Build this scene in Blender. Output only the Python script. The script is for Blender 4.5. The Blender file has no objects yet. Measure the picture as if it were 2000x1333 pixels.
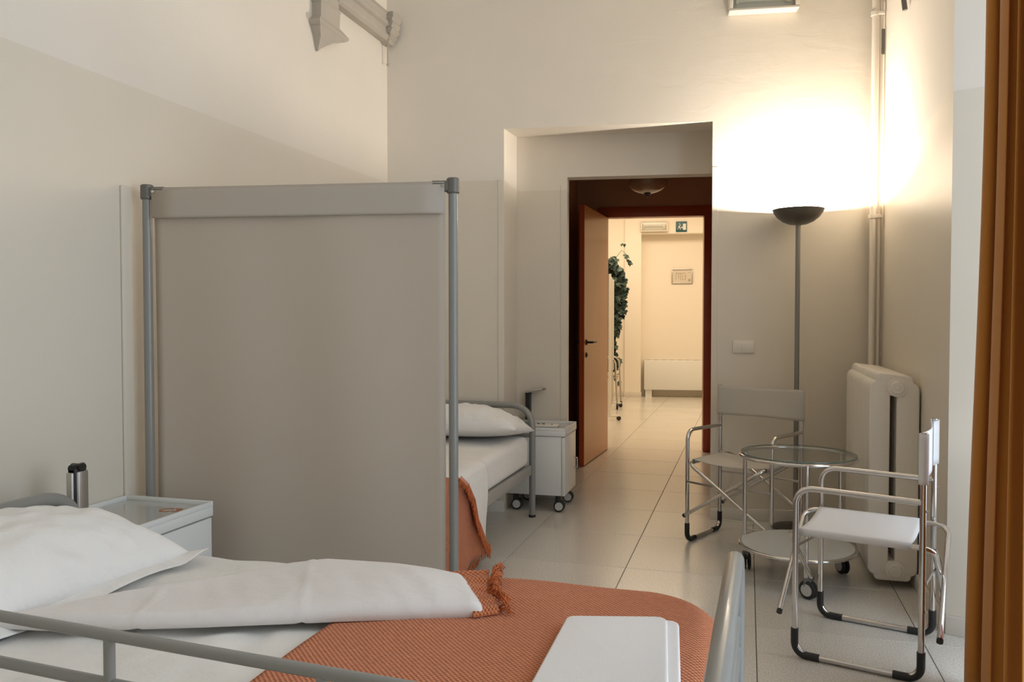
import bpy, bmesh, math, random
from mathutils import Vector, Matrix, noise
random.seed(7)
sc = bpy.context.scene
COL = sc.collection
R = math.radians

# ------------------------------------------------------------------ camera
YAW = 16.409; PITCH = 1.5586
cam_d = bpy.data.cameras.new('camera'); cam = bpy.data.objects.new('camera', cam_d); COL.objects.link(cam)
cam_d.sensor_width = 36.0; cam_d.lens = 1562.0 / 2000.0 * 36.0; cam_d.clip_start = 0.02; cam_d.clip_end = 60
cam.location = (0, 0, 1.21)
cam.rotation_euler = (R(90 - PITCH), 0, R(YAW))
sc.camera = cam

# ------------------------------------------------------------------ world, lights, exposure
w = bpy.data.worlds.new('world'); sc.world = w; w.use_nodes = True
bg = w.node_tree.nodes['Background']; bg.inputs[0].default_value = (.62, .75, 1, 1); bg.inputs[1].default_value = 0.6
vs = sc.view_settings
vs.view_transform = 'Standard'; vs.look = 'None'; vs.gamma = 1; vs.use_curve_mapping = False
vs.exposure = 0.16
sc.cycles.max_bounces = 10; sc.cycles.diffuse_bounces = 7; sc.cycles.glossy_bounces = 5
sc.cycles.transmission_bounces = 6; sc.cycles.transparent_max_bounces = 12
sc.cycles.caustics_reflective = False; sc.cycles.caustics_refractive = False
sc.cycles.sample_clamp_indirect = 6

def area(name, loc, rot, sx, sy, power, color):
    d = bpy.data.lights.new(name, 'AREA'); d.shape = 'RECTANGLE'; d.size = sx; d.size_y = sy
    d.energy = power; d.color = color
    o = bpy.data.objects.new(name, d); COL.objects.link(o); o.location = loc; o.rotation_euler = rot
    return o
# daylight outside the tall window of the right wall (only the end of its reveal is in view)
area('daylight_near', (1.60, 1.90, 1.75), (0, R(90), 0), 3.0, 2.7, 82, (.80, .88, 1.0))
area('fill_rear', (1.60, -1.2, 1.75), (0, R(90), 0), 3.0, 1.6, 30, (.95, .96, 1.0))  # unseen rear lamp, added as general fill for the room
# ceiling lights of the corridor beyond the door
area('corridor_light', (-1.2, 11.0, 3.15), (0, 0, 0), 2.6, 1.0, 54, (1.0, .80, .56))
area('corridor_light', (-1.2, 8.7, 3.15), (0, 0, 0), 2.6, 0.8, 30, (1.0, .80, .56))

# ------------------------------------------------------------------ materials
MATS = {}
def mat(name, col=(.8, .8, .8), rough=.5, metal=0., spec=.5, bump=None, vary=None, trans=0., sheen=0., coat=0., emit=None, build=None):
    m = bpy.data.materials.new(name); m.use_nodes = True; MATS[name] = m
    nt = m.node_tree; N = nt.nodes; L = nt.links; b = N['Principled BSDF']
    b.inputs['Base Color'].default_value = (*col, 1); b.inputs['Roughness'].default_value = rough
    b.inputs['Metallic'].default_value = metal; b.inputs['Specular IOR Level'].default_value = spec
    b.inputs['Sheen Weight'].default_value = sheen; b.inputs['Coat Weight'].default_value = coat
    tc = N.new('ShaderNodeTexCoord')
    if vary:
        sc_, amt = vary
        n = N.new('ShaderNodeTexNoise'); n.inputs['Scale'].default_value = sc_; n.inputs['Detail'].default_value = 5
        L.new(tc.outputs['Object'], n.inputs['Vector'])
        mr = N.new('ShaderNodeMapRange'); mr.inputs[1].default_value = .3; mr.inputs[2].default_value = .7
        mr.inputs[3].default_value = 1 - amt; mr.inputs[4].default_value = 1 + amt * .6
        L.new(n.outputs[0], mr.inputs[0])
        mx = N.new('ShaderNodeVectorMath'); mx.operation = 'SCALE'; mx.inputs[0].default_value = col
        L.new(mr.outputs[0], mx.inputs['Scale']); L.new(mx.outputs[0], b.inputs['Base Color'])
    if bump:
        sc_, st, dist = bump
        n = N.new('ShaderNodeTexNoise'); n.inputs['Scale'].default_value = sc_; n.inputs['Detail'].default_value = 6
        L.new(tc.outputs['Object'], n.inputs['Vector'])
        bp = N.new('ShaderNodeBump'); bp.inputs['Strength'].default_value = st; bp.inputs['Distance'].default_value = dist
        L.new(n.outputs[0], bp.inputs['Height']); L.new(bp.outputs[0], b.inputs['Normal'])
    if trans:
        tr = N.new('ShaderNodeBsdfTranslucent'); tr.inputs[0].default_value = (*col, 1)
        ms = N.new('ShaderNodeMixShader'); ms.inputs[0].default_value = trans
        L.new(b.outputs[0], ms.inputs[1]); L.new(tr.outputs[0], ms.inputs[2]); L.new(ms.outputs[0], N['Material Output'].inputs[0])
    if emit:
        b.inputs['Emission Color'].default_value = (*emit[0], 1); b.inputs['Emission Strength'].default_value = emit[1]
    if build: build(nt, N, L, b, tc)
    return m

def wall_nodes(upper, lower, zline, rough_up=.75, rough_lo=.38):
    def f(nt, N, L, b, tc):
        geo = N.new('ShaderNodeNewGeometry'); sp = N.new('ShaderNodeSeparateXYZ'); L.new(geo.outputs['Position'], sp.inputs[0])
        gt = N.new('ShaderNodeMath'); gt.operation = 'GREATER_THAN'; gt.inputs[1].default_value = zline
        L.new(sp.outputs['Z'], gt.inputs[0])
        n = N.new('ShaderNodeTexNoise'); n.inputs['Scale'].default_value = 1.3; n.inputs['Detail'].default_value = 4
        L.new(geo.outputs['Position'], n.inputs['Vector'])
        mix = N.new('ShaderNodeMix'); mix.data_type = 'RGBA'
        mix.inputs[6].default_value = (*lower, 1); mix.inputs[7].default_value = (*upper, 1)
        L.new(gt.outputs[0], mix.inputs[0])
        mr = N.new('ShaderNodeMapRange'); mr.inputs[1].default_value = .3; mr.inputs[2].default_value = .7
        mr.inputs[3].default_value = .96; mr.inputs[4].default_value = 1.02; L.new(n.outputs[0], mr.inputs[0])
        sv = N.new('ShaderNodeVectorMath'); sv.operation = 'SCALE'; L.new(mix.outputs[2], sv.inputs[0]); L.new(mr.outputs[0], sv.inputs['Scale'])
        L.new(sv.outputs[0], b.inputs['Base Color'])
        rr = N.new('ShaderNodeMapRange'); rr.inputs[3].default_value = rough_lo; rr.inputs[4].default_value = rough_up
        L.new(gt.outputs[0], rr.inputs[0]); L.new(rr.outputs[0], b.inputs['Roughness'])
        # old plaster: long soft waves, patched above the painted dado
        mp = N.new('ShaderNodeMapping'); mp.inputs['Scale'].default_value = (1, 1, 2.2); L.new(geo.outputs['Position'], mp.inputs[0])
        n2 = N.new('ShaderNodeTexNoise'); n2.inputs['Scale'].default_value = 5; n2.inputs['Detail'].default_value = 7; n2.inputs['Distortion'].default_value = .8
        L.new(mp.outputs[0], n2.inputs['Vector'])
        br = N.new('ShaderNodeMapRange'); br.inputs[3].default_value = .10; br.inputs[4].default_value = .17
        L.new(gt.outputs[0], br.inputs[0])
        bp = N.new('ShaderNodeBump'); bp.inputs['Distance'].default_value = .012
        L.new(br.outputs[0], bp.inputs['Strength']); L.new(n2.outputs[0], bp.inputs['Height']); L.new(bp.outputs[0], b.inputs['Normal'])
    return f
M_wall = mat('painted_plaster', build=wall_nodes((.775, .725, .645), (.71, .655, .56), 2.075))
M_corr = mat('corridor_plaster', (.86, .80, .70), .7, bump=(4, .15, .01))
M_ceil = mat('ceiling_plaster', (.82, .79, .74), .8, bump=(4, .2, .01))
M_brown = mat('passage_brown', (.46, .28, .17), .6, bump=(20, .1, .003), vary=(2, .15))
M_white_trim = mat('white_trim', (.78, .77, .73), .4)
M_base = mat('baseboard_paint', (.70, .67, .61), .35)
def tile_nodes(nt, N, L, b, tc):
    oi = N.new('ShaderNodeObjectInfo'); geo = N.new('ShaderNodeNewGeometry')
    n = N.new('ShaderNodeTexNoise'); n.inputs['Scale'].default_value = 160; n.inputs['Detail'].default_value = 3
    L.new(geo.outputs['Position'], n.inputs['Vector'])
    n3 = N.new('ShaderNodeTexNoise'); n3.inputs['Scale'].default_value = 3; n3.inputs['Detail'].default_value = 3
    L.new(geo.outputs['Position'], n3.inputs['Vector'])
    cr = N.new('ShaderNodeValToRGB'); cr.color_ramp.elements[0].position = .33; cr.color_ramp.elements[0].color = (.50, .475, .43, 1)
    cr.color_ramp.elements[1].position = .56; cr.color_ramp.elements[1].color = (.70, .675, .62, 1)
    L.new(n.outputs[0], cr.inputs[0])
    mr = N.new('ShaderNodeMapRange'); mr.inputs[3].default_value = .94; mr.inputs[4].default_value = 1.04; L.new(oi.outputs['Random'], mr.inputs[0])
    sv = N.new('ShaderNodeVectorMath'); sv.operation = 'SCALE'; L.new(cr.outputs[0], sv.inputs[0]); L.new(mr.outputs[0], sv.inputs['Scale'])
    L.new(sv.outputs[0], b.inputs['Base Color'])
    r2 = N.new('ShaderNodeMapRange'); r2.inputs[1].default_value = .3; r2.inputs[2].default_value = .7; r2.inputs[3].default_value = .21; r2.inputs[4].default_value = .245
    L.new(n3.outputs[0], r2.inputs[0]); L.new(r2.outputs[0], b.inputs['Roughness'])
M_tile = mat('floor_tile', rough=.25, spec=.6, build=tile_nodes)
M_grout = mat('grout', (.09, .08, .07), .9)
M_grey = mat('grey_enamel_tube', (.25, .25, .235), .32, spec=.5, coat=.3)
M_greyl = mat('grey_plate', (.36, .355, .335), .4)
M_chrome = mat('chrome_tube', (.64, .62, .60), .13, metal=1.0)
M_steel = mat('brushed_steel', (.55, .54, .52), .3, metal=1.0)
M_black = mat('black_plastic', (.012, .012, .013), .4)
M_dark = mat('dark_metal', (.045, .043, .04), .4, metal=.5)
M_rubber = mat('rubber', (.02, .02, .02), .6)
M_white = mat('white_laminate', (.76, .77, .75), .3)
M_tray = mat('grey_tray_film', (.50, .51, .49), .10, spec=.7)
M_hub = mat('grey_hub', (.55, .55, .53), .4)
M_canvas = mat('white_canvas', (.93, .93, .94), .8, bump=(400, .15, .001), trans=.35)
M_canvas2 = mat('ecru_canvas', (.70, .67, .60), .8, bump=(400, .15, .001), trans=.35)
M_sheet = mat('cotton_sheet', (.76, .745, .715), .85, bump=(7, .5, .03), sheen=.2)
M_flap = mat('cotton_folded', (.74, .71, .695), .85, bump=(6, .5, .025), sheen=.2)
M_pillow = mat('pillow_cotton', (.80, .79, .77), .85, bump=(9, .6, .03), sheen=.2)
M_towel = mat('towel_cotton', (.78, .76, .75), .95, bump=(300, .3, .002))
M_screen = mat('screen_fabric', (.61, .54, .455), .85, bump=(500, .15, .001), trans=.2)
M_hem = mat('screen_hem', (.47, .42, .36), .85, bump=(500, .15, .001))
M_door = mat('orange_door_veneer', (.62, .25, .045), .35, coat=.2, vary=(1.2, .06))
M_dooredge = mat('door_edge', (.42, .07, .014), .4)
M_frame = mat('mahogany_frame', (.36, .065, .02), .35, coat=.2)
M_rad = mat('radiator_enamel', (.74, .69, .61), .35)
M_pipe = mat('pipe_paint', (.76, .70, .62), .4)
M_stone = mat('carved_stone', (.47, .43, .37), .8, bump=(30, .3, .006), vary=(3, .12))
M_plastic = mat('cream_plastic', (.74, .70, .63), .35)
M_curt = mat('curtain_cloth', (.47, .185, .022), .9, bump=(300, .2, .002), trans=.10, sheen=.2)
M_curt_lin = mat('curtain_lining', (.72, .12, .02), .9, trans=.5)
M_leaf = mat('ivy_leaf', (.045, .085, .07), .45, vary=(6, .4))
M_stem = mat('ivy_stem', (.16, .12, .07), .8)
M_orange_ink = mat('orange_ink', (.45, .16, .06), .5)
M_sign = mat('sign_teal', (.02, .10, .12), .4)
M_signw = mat('sign_white', (.75, .76, .70), .5)
M_paper = mat('paper', (.66, .60, .50), .6)
M_ink = mat('grey_ink', (.42, .37, .30), .6)
M_dome = mat('tinted_glass_dome', (.26, .15, .09), .3, coat=.4)
M_bulb = mat('halogen_bulb', (1, .9, .7), .4, emit=((1.0, .82, .58), 60))
def weave_nodes(nt, N, L, b, tc):
    # waffle weave, 11 mm pitch: relief plus the darker thread lying in the gaps
    mp = N.new('ShaderNodeMapping'); mp.inputs['Rotation'].default_value = (0, 0, R(0)); L.new(tc.outputs['UV'], mp.inputs[0])
    sp = N.new('ShaderNodeSeparateXYZ'); L.new(mp.outputs[0], sp.inputs[0])
    k = 2 * math.pi / .0115
    def sn(sock, kk, ph=0):
        m1 = N.new('ShaderNodeMath'); m1.operation = 'MULTIPLY_ADD'; m1.inputs[1].default_value = kk; m1.inputs[2].default_value = ph; L.new(sock, m1.inputs[0])
        m2 = N.new('ShaderNodeMath'); m2.operation = 'SINE'; L.new(m1.outputs[0], m2.inputs[0]); return m2.outputs[0]
    a = sn(sp.outputs[0], k); c = sn(sp.outputs[1], k)
    mu = N.new('ShaderNodeMath'); mu.operation = 'MULTIPLY'; L.new(a, mu.inputs[0]); L.new(c, mu.inputs[1])
    n = N.new('ShaderNodeTexNoise'); n.inputs['Scale'].default_value = 90; L.new(tc.outputs['Object'], n.inputs['Vector'])
    ad = N.new('ShaderNodeMath'); ad.operation = 'MULTIPLY_ADD'; ad.inputs[1].default_value = .8; L.new(n.outputs[0], ad.inputs[0]); L.new(mu.outputs[0], ad.inputs[2])
    mr = N.new('ShaderNodeMapRange'); mr.inputs[1].default_value = -.5; mr.inputs[2].default_value = 1.1; L.new(ad.outputs[0], mr.inputs[0])
    mix = N.new('ShaderNodeMix'); mix.data_type = 'RGBA'; mix.inputs[6].default_value = (.36, .085, .025, 1); mix.inputs[7].default_value = (.70, .26, .12, 1)
    L.new(mr.outputs[0], mix.inputs[0]); L.new(mix.outputs[2], b.inputs['Base Color'])
    bp = N.new('ShaderNodeBump'); bp.inputs['Strength'].default_value = .7; bp.inputs['Distance'].default_value = .003
    L.new(ad.outputs[0], bp.inputs['Height']); L.new(bp.outputs[0], b.inputs['Normal'])
M_blanket = mat('orange_blanket', rough=.95, spec=.2, sheen=.15, build=weave_nodes)
M_fringe = mat('orange_yarn', (.52, .15, .055), .95, bump=(200, .3, .002), vary=(40, .3), spec=.2)
def glass_nodes(tint, refl):
    def f(nt, N, L, b, tc):
        t = N.new('ShaderNodeBsdfTransparent'); t.inputs[0].default_value = (*tint, 1)
        g = N.new('ShaderNodeBsdfGlossy'); g.inputs['Roughness'].default_value = .02
        lw = N.new('ShaderNodeLayerWeight'); lw.inputs[0].default_value = .5
        pw = N.new('ShaderNodeMath'); pw.operation = 'POWER'; pw.inputs[1].default_value = 4.0; L.new(lw.outputs['Facing'], pw.inputs[0])
        mu = N.new('ShaderNodeMath'); mu.operation = 'MULTIPLY_ADD'; mu.inputs[1].default_value = .55 * refl; mu.inputs[2].default_value = .035; L.new(pw.outputs[0], mu.inputs[0])
        ms = N.new('ShaderNodeMixShader'); L.new(mu.outputs[0], ms.inputs[0]); L.new(t.outputs[0], ms.inputs[1]); L.new(g.outputs[0], ms.inputs[2])
        L.new(ms.outputs[0], N['Material Output'].inputs[0])
    return f
M_glass = mat('clear_glass', build=glass_nodes((.955, .97, .96), 1.0))
M_glassedge = mat('glass_edge', (.10, .16, .14), .1, spec=.8)
M_frost = mat('frosted_glass', (.50, .51, .49), .25, spec=.6)

# ------------------------------------------------------------------ helpers
def tag(o, label=None, cat=None, group=None, kind=None):
    if label: o['label'] = label
    if cat: o['category'] = cat
    if group: o['group'] = group
    if kind: o['kind'] = kind
    return o
def thing(name, label, cat, loc=(0, 0, 0), rz=0, group=None):
    o = bpy.data.objects.new(name, None); COL.objects.link(o); o.empty_display_size = .1
    o.location = loc; o.rotation_euler = (0, 0, rz)
    return tag(o, label, cat, group)
def obj(name, bm, m, parent=None, smooth=30, loc=None, rz=None):
    me = bpy.data.meshes.new(name)
    bmesh.ops.recalc_face_normals(bm, faces=bm.faces[:])
    bm.to_mesh(me); bm.free()
    o = bpy.data.objects.new(name, me); COL.objects.link(o)
    ms = m if isinstance(m, (list, tuple)) else [m]
    for x in ms: me.materials.append(x)
    if smooth:
        for p in me.polygons: p.use_smooth = True
        if smooth < 180: me.set_sharp_from_angle(angle=R(smooth))
    if parent: o.parent = parent
    if loc is not None: o.location = loc
    if rz is not None: o.rotation_euler = (0, 0, rz)
    return o
def structure(o): o['kind'] = 'structure'; return o
def dup(root):
    r = root.copy(); COL.objects.link(r)
    for ch in list(root.children):
        c = ch.copy(); COL.objects.link(c); c.parent = r
        for g in list(ch.children):
            d = g.copy(); COL.objects.link(d); d.parent = c
    return r
NB = lambda: bmesh.new()
def box(bm, x0, x1, y0, y1, z0, z1, bev=0, M=None, mi=0, seg=2):
    vs_ = [bm.verts.new((x, y, z)) for z in (z0, z1) for y in (y0, y1) for x in (x0, x1)]
    fs = [bm.faces.new([vs_[i] for i in f]) for f in ((0, 2, 3, 1), (4, 5, 7, 6), (0, 1, 5, 4), (2, 6, 7, 3), (0, 4, 6, 2), (1, 3, 7, 5))]
    for f in fs: f.material_index = mi
    geom = vs_
    if bev:
        es = list({e for f in fs for e in f.edges})
        r = bmesh.ops.bevel(bm, geom=es, offset=bev, segments=seg, affect='EDGES', profile=.5)
        geom = list({v for f in r['faces'] for v in f.verts} | {v for v in vs_ if v.is_valid})
        for f in r['faces']: f.material_index = mi
    if M is not None: bmesh.ops.transform(bm, matrix=M, verts=geom)
    return geom
def prism(bm, pts, z0, z1, mi=0):
    a = [bm.verts.new((p[0], p[1], z0)) for p in pts]; b = [bm.verts.new((p[0], p[1], z1)) for p in pts]
    n = len(pts)
    fs = [bm.faces.new(a[::-1]), bm.faces.new(b)] + [bm.faces.new((a[i], a[(i + 1) % n], b[(i + 1) % n], b[i])) for i in range(n)]
    for f in fs: f.material_index = mi
    return a + b
def fillet(pts, r, n=6):
    out = [Vector(pts[0])]
    for i in range(1, len(pts) - 1):
        p = Vector(pts[i]); a = Vector(pts[i - 1]) - p; c = Vector(pts[i + 1]) - p
        rr = r[i] if isinstance(r, (list, tuple)) else r
        ang = a.angle(c)
        if rr <= 0 or ang > 3.1: out.append(p); continue
        d = min(rr / math.tan(ang / 2), a.length * .49, c.length * .49)
        s = p + a.normalized() * d; e = p + c.normalized() * d
        for k in range(n + 1):
            t = k / n
            out.append(((1 - t) ** 2) * s + 2 * (1 - t) * t * (p.lerp((s + e) / 2, .18)) + t * t * e)
    out.append(Vector(pts[-1])); return out
def tube(bm, pts, r, seg=12, closed=False, cap=True, mi=0, sq=None):
    pts = [Vector(p) for p in pts]; n = len(pts)
    rings = []; prev = None
    for i, p in enumerate(pts):
        if closed: t = pts[(i + 1) % n] - pts[i - 1]
        elif i == 0: t = pts[1] - p
        elif i == n - 1: t = p - pts[i - 1]
        else: t = (pts[i + 1] - p).normalized() + (p - pts[i - 1]).normalized()
        t.normalize()
        if prev is None:
            up = Vector((0, 0, 1)) if abs(t.z) < .9 else Vector((1, 0, 0))
            u = t.cross(up).normalized()
        else:
            u = prev - t * prev.dot(t); u.normalize()
        v = t.cross(u); prev = u
        rr = r(i / max(1, n - 1)) if callable(r) else r
        rings.append([bm.verts.new(p + (u * math.cos(a) * (sq or 1) + v * math.sin(a)) * rr) for a in (2 * math.pi * k / seg for k in range(seg))])
    m = n if closed else n - 1
    for i in range(m):
        A, B = rings[i], rings[(i + 1) % n]
        for k in range(seg):
            f = bm.faces.new((A[k], A[(k + 1) % seg], B[(k + 1) % seg], B[k])); f.material_index = mi
    if cap and not closed:
        bm.faces.new(rings[0][::-1]).material_index = mi; bm.faces.new(rings[-1]).material_index = mi
def lathe(bm, prof, c=(0, 0, 0), seg=32, mi=0, M=None):
    c = Vector(c); rings = []
    allv = []
    for r, z in prof:
        if r < 1e-5: v = [bm.verts.new(c + Vector((0, 0, z)))]
        else: v = [bm.verts.new(c + Vector((r * math.cos(2 * math.pi * k / seg), r * math.sin(2 * math.pi * k / seg), z))) for k in range(seg)]
        rings.append(v); allv += v
    for A, B in zip(rings, rings[1:]):
        for k in range(seg):
            k2 = (k + 1) % seg
            if len(A) == 1 and len(B) == 1: continue
            if len(A) == 1: f = bm.faces.new((A[0], B[k2], B[k]))
            elif len(B) == 1: f = bm.faces.new((A[k], A[k2], B[0]))
            else: f = bm.faces.new((A[k], A[k2], B[k2], B[k]))
            f.material_index = mi
    if M is not None: bmesh.ops.transform(bm, matrix=M, verts=allv)
    return allv
def cyl(bm, c, r, h, seg=20, bev=.0, mi=0, M=None):
    p = [(0, 0), (r - bev, 0), (r, bev), (r, h - bev), (r - bev, h), (0, h)] if bev else [(0, 0), (r, 0), (r, h), (0, h)]
    return lathe(bm, p, c, seg, mi, M)
def grid(f, nu, nv, uvf=None, closed_u=False):
    """surface f(u,v) as a bmesh; uvf gives metric uv for woven cloth"""
    bm = NB(); V = [[bm.verts.new(f(i / nu, j / nv)) for j in range(nv + 1)] for i in range(nu + 1)]
    uvl = bm.loops.layers.uv.new('UVMap') if uvf else None
    for i in range(nu):
        for j in range(nv):
            fc = bm.faces.new((V[i][j], V[i + 1][j], V[i + 1][j + 1], V[i][j + 1]))
            if uvf:
                for lp, (a, b) in zip(fc.loops, ((i, j), (i + 1, j), (i + 1, j + 1), (i, j + 1))):
                    lp[uvl].uv = uvf(a / nu, b / nv, V[a][b].co)
    return bm
def solid(o, th, off=-1):
    md = o.modifiers.new('thickness', 'SOLIDIFY'); md.thickness = th; md.offset = off; return o
def poly_at(P, t):
    """point at fraction t of polyline P"""
    P = [Vector(p) for p in P]; ls = [(b - a).length for a, b in zip(P, P[1:])]; T = sum(ls); d = t * T
    for a, b, l in zip(P, P[1:], ls):
        if d <= l + 1e-9: return a.lerp(b, min(1, max(0, d / l)) if l else 0)
        d -= l
    return P[-1]
def smoothstep(a, b, x):
    t = min(1, max(0, (x - a) / (b - a))); return t * t * (3 - 2 * t)
def roundpoly(pts, r, n=5):
    P = [Vector((p[0], p[1], 0)) for p in pts]; N_ = len(P); out = []
    for i in range(N_):
        p = P[i]; a = P[i - 1] - p; c = P[(i + 1) % N_] - p; rr = r[i] if isinstance(r, (list, tuple)) else r
        if rr <= 0: out.append(p); continue
        d = rr / math.tan(a.angle(c) / 2); s = p + a.normalized() * d; e = p + c.normalized() * d
        cen = p + (a.normalized() + c.normalized()).normalized() * (rr / math.sin(a.angle(c) / 2))
        va = s - cen; vb = e - cen; A = va.angle(vb); sg = 1 if va.cross(vb).z > 0 else -1
        for k in range(n + 1): out.append(cen + Matrix.Rotation(sg * A * k / n, 3, 'Z') @ va)
    return out
def slab(bm, pts, z0, z1, r, n=4, mi=0, lift=None):
    """convex rounded outline (ccw), edges rounded by r top and bottom"""
    P = [Vector((p[0], p[1], 0)) for p in pts]; N_ = len(P)
    nor = []
    for i in range(N_):
        t1 = (P[i] - P[i - 1]); t2 = (P[(i + 1) % N_] - P[i])
        t = (t1.normalized() + t2.normalized()).normalized(); nor.append(Vector((t.y, -t.x, 0)))
    lv = []
    for k in range(n + 1): a = -math.pi / 2 + math.pi / 2 * k / n; lv.append((r - r * math.cos(a), z0 + r + r * math.sin(a)))
    for k in range(n + 1): a = math.pi / 2 * k / n; lv.append((r - r * math.cos(a), z1 - r + r * math.sin(a)))
    rings = [[bm.verts.new((P[i].x - nor[i].x * ins, P[i].y - nor[i].y * ins, z + (lift(P[i].x, P[i].y) if lift else 0))) for i in range(N_)] for ins, z in lv]
    for A, B in zip(rings, rings[1:]):
        for k in range(N_): bm.faces.new((A[k], A[(k + 1) % N_], B[(k + 1) % N_], B[k])).material_index = mi
    bm.faces.new(rings[0][::-1]).material_index = mi; bm.faces.new(rings[-1]).material_index = mi

# ================================================================== ROOM SHELL
WA = R(7.948); B0 = Vector((.0405, 4.985, 0))
wd = Vector((math.cos(WA), math.sin(WA), 0)); wn = Vector((-math.sin(WA), math.cos(WA), 0))
def S(X, t=0.): # wall parameter of the point of the back wall plane (set back by t) with that world X
    return (X - B0.x - wn.x * t) / wd.x
def W(s, t, z): return B0 + wd * s + wn * t + Vector((0, 0, z))
MB_ = Matrix.Translation(B0) @ Matrix.Rotation(WA, 4, 'Z')      # local wall frame: x along, y into the wall
XL, XR, ZC = -2.2, .741, 4.15
# --- floor: grout slab with one object per tile
bm = NB(); box(bm, -4.2, 1.6, -2.0, 13.4, -.12, -.004); floor = structure(obj('floor', bm, M_grout, smooth=0))
bm = NB(); box(bm, -.2985, .2985, -.2985, .2985, -.02, 0, bev=.0012, seg=1); tile0 = obj('tile', bm, M_tile, floor, smooth=0)
tx, ty = -.56, 3.86; first = True
for j in range(-10, 16):
    yc = ty + .6 * j + .3
    for i in range(-6, 4):
        xc = tx + .6 * i + .3
        if xc < -4.1 or xc > 1.6 or yc < -2.1: continue
        if yc < 4.7 and (xc < -2.4): continue
        if 5.2 < yc < 7.2 and (xc < -1.8 or xc > .2): continue
        if first: t = tile0; first = False
        else: t = tile0.copy(); COL.objects.link(t)
        t.location = (xc, yc, 0)
# --- back wall with the niche and the opening behind it
def wallbox(bm, s0, s1, t0, t1, z0, z1):
    v = box(bm, s0, s1, t0, t1, z0, z1); bmesh.ops.transform(bm, matrix=MB_, verts=v)
sL, sR = S(-2.6), S(1.4)
nL, nR = S(-1.458), S(-.209)          # niche outer opening
DN, DO = .44, .56                              # depth of the niche, far side of its back wall
nL2, nR2 = S(-1.501, DN), S(-.09, DN)
oL, oR = S(-1.163, DN), S(-.10, DN)             # inner opening
oL2 = S(-1.178, DO)
def wallprism(bm, st, z0, z1):
    v = prism(bm, st, z0, z1); bmesh.ops.transform(bm, matrix=MB_, verts=v)
bm = NB()
wallprism(bm, [(sL, 0), (nL, 0), (nL2, DN), (sL, DN)], -.1, ZC)
wallprism(bm, [(nR, 0), (sR, 0), (sR, DN), (nR2, DN)], -.1, ZC)
wallprism(bm, [(nL, 0), (nR, 0), (nR2, DN), (nL2, DN)], 2.6, ZC)
hv = [(nL, 0, 2.392), (nR, 0, 2.392), (nR2, DN, 2.437), (nL2, DN, 2.437)]
lo_ = [bm.verts.new(MB_ @ Vector(q)) for q in hv]; hi_ = [bm.verts.new(MB_ @ Vector((q[0], q[1], 2.6))) for q in hv]
bm.faces.new(lo_); bm.faces.new(hi_[::-1])
for k in range(4): bm.faces.new((lo_[k], lo_[(k + 1) % 4], hi_[(k + 1) % 4], hi_[k]))
wallprism(bm, [(sL, DN), (oL, DN), (oL2, DO), (sL, DO)], -.1, ZC)
wallbox(bm, oR, sR, DN, DO, -.1, ZC); wallprism(bm, [(oL, DN), (oR, DN), (oR, DO), (oL2, DO)], 2.160, ZC)
structure(obj('wall_back', bm, M_wall, smooth=0))
# --- side walls
bm = NB(); box(bm, XL - .3, XL, -2.0, 4.9, -.1, ZC); structure(obj('wall_left', bm, M_wall, smooth=0))
bm = NB(); box(bm, XL - .3, 1.9, -2.3, -2.0, -.1, ZC); structure(obj('wall_rear', bm, M_wall, smooth=0))
def winwall(bm):
    # right wall, 0.6 m thick, deep splayed window recess, plus an unseen one added for fill
    T = XR + .62
    prism(bm, [(XR, 5.3), (XR, 3.40), (T, 3.20), (T, 5.3)][::-1], -.1, ZC)
    prism(bm, [(XR, .45), (XR, -.30), (T, -.20), (T, .60)][::-1], -.1, ZC)
    prism(bm, [(XR, -1.85), (XR, -2.3), (T, -2.3), (T, -1.75)][::-1], -.1, ZC)
    box(bm, XR, T, -2.3, 3.42, 3.55, ZC)
bm = NB(); winwall(bm); structure(obj('wall_right', bm, M_wall, smooth=0))
bm = NB(); box(bm, -4.5, 1.9, -2.3, 13.6, ZC, ZC + .15); structure(obj('ceiling', bm, M_ceil, smooth=0))
# --- window mostly out of the picture, and an unseen one added for fill
def window(name, y0, y1):
    t = bpy.data.objects.new(name, None); COL.objects.link(t); t.location = (XR + .55, (y0 + y1) / 2, 0); t['kind'] = 'structure'
    h = (y1 - y0) / 2
    bm = NB()
    for a, b, c, d in ((-h, -h + .06, 0.02, 3.5), (h - .06, h, .02, 3.5), (-.035, .035, .02, 3.5)): box(bm, -.03, .03, a, b, c, d, bev=.006)
    for z in (.02, .9, 2.5, 3.44): box(bm, -.028, .028, -h, h, z, z + .06, bev=.006)
    obj('window_frame', bm, M_white_trim, t)
    for s_ in (-1, 1):
        for z0, z1 in ((.08, .9), (.96, 2.5), (2.56, 3.44)):
            bm = NB(); box(bm, -.003, .003, min(s_ * .035, s_ * (h - .06)), max(s_ * .035, s_ * (h - .06)), z0, z1); obj('pane', bm, M_glass, t, smooth=0)
window('window_1', .58, 3.21); window('window_fill', -1.76, -.2)
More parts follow.
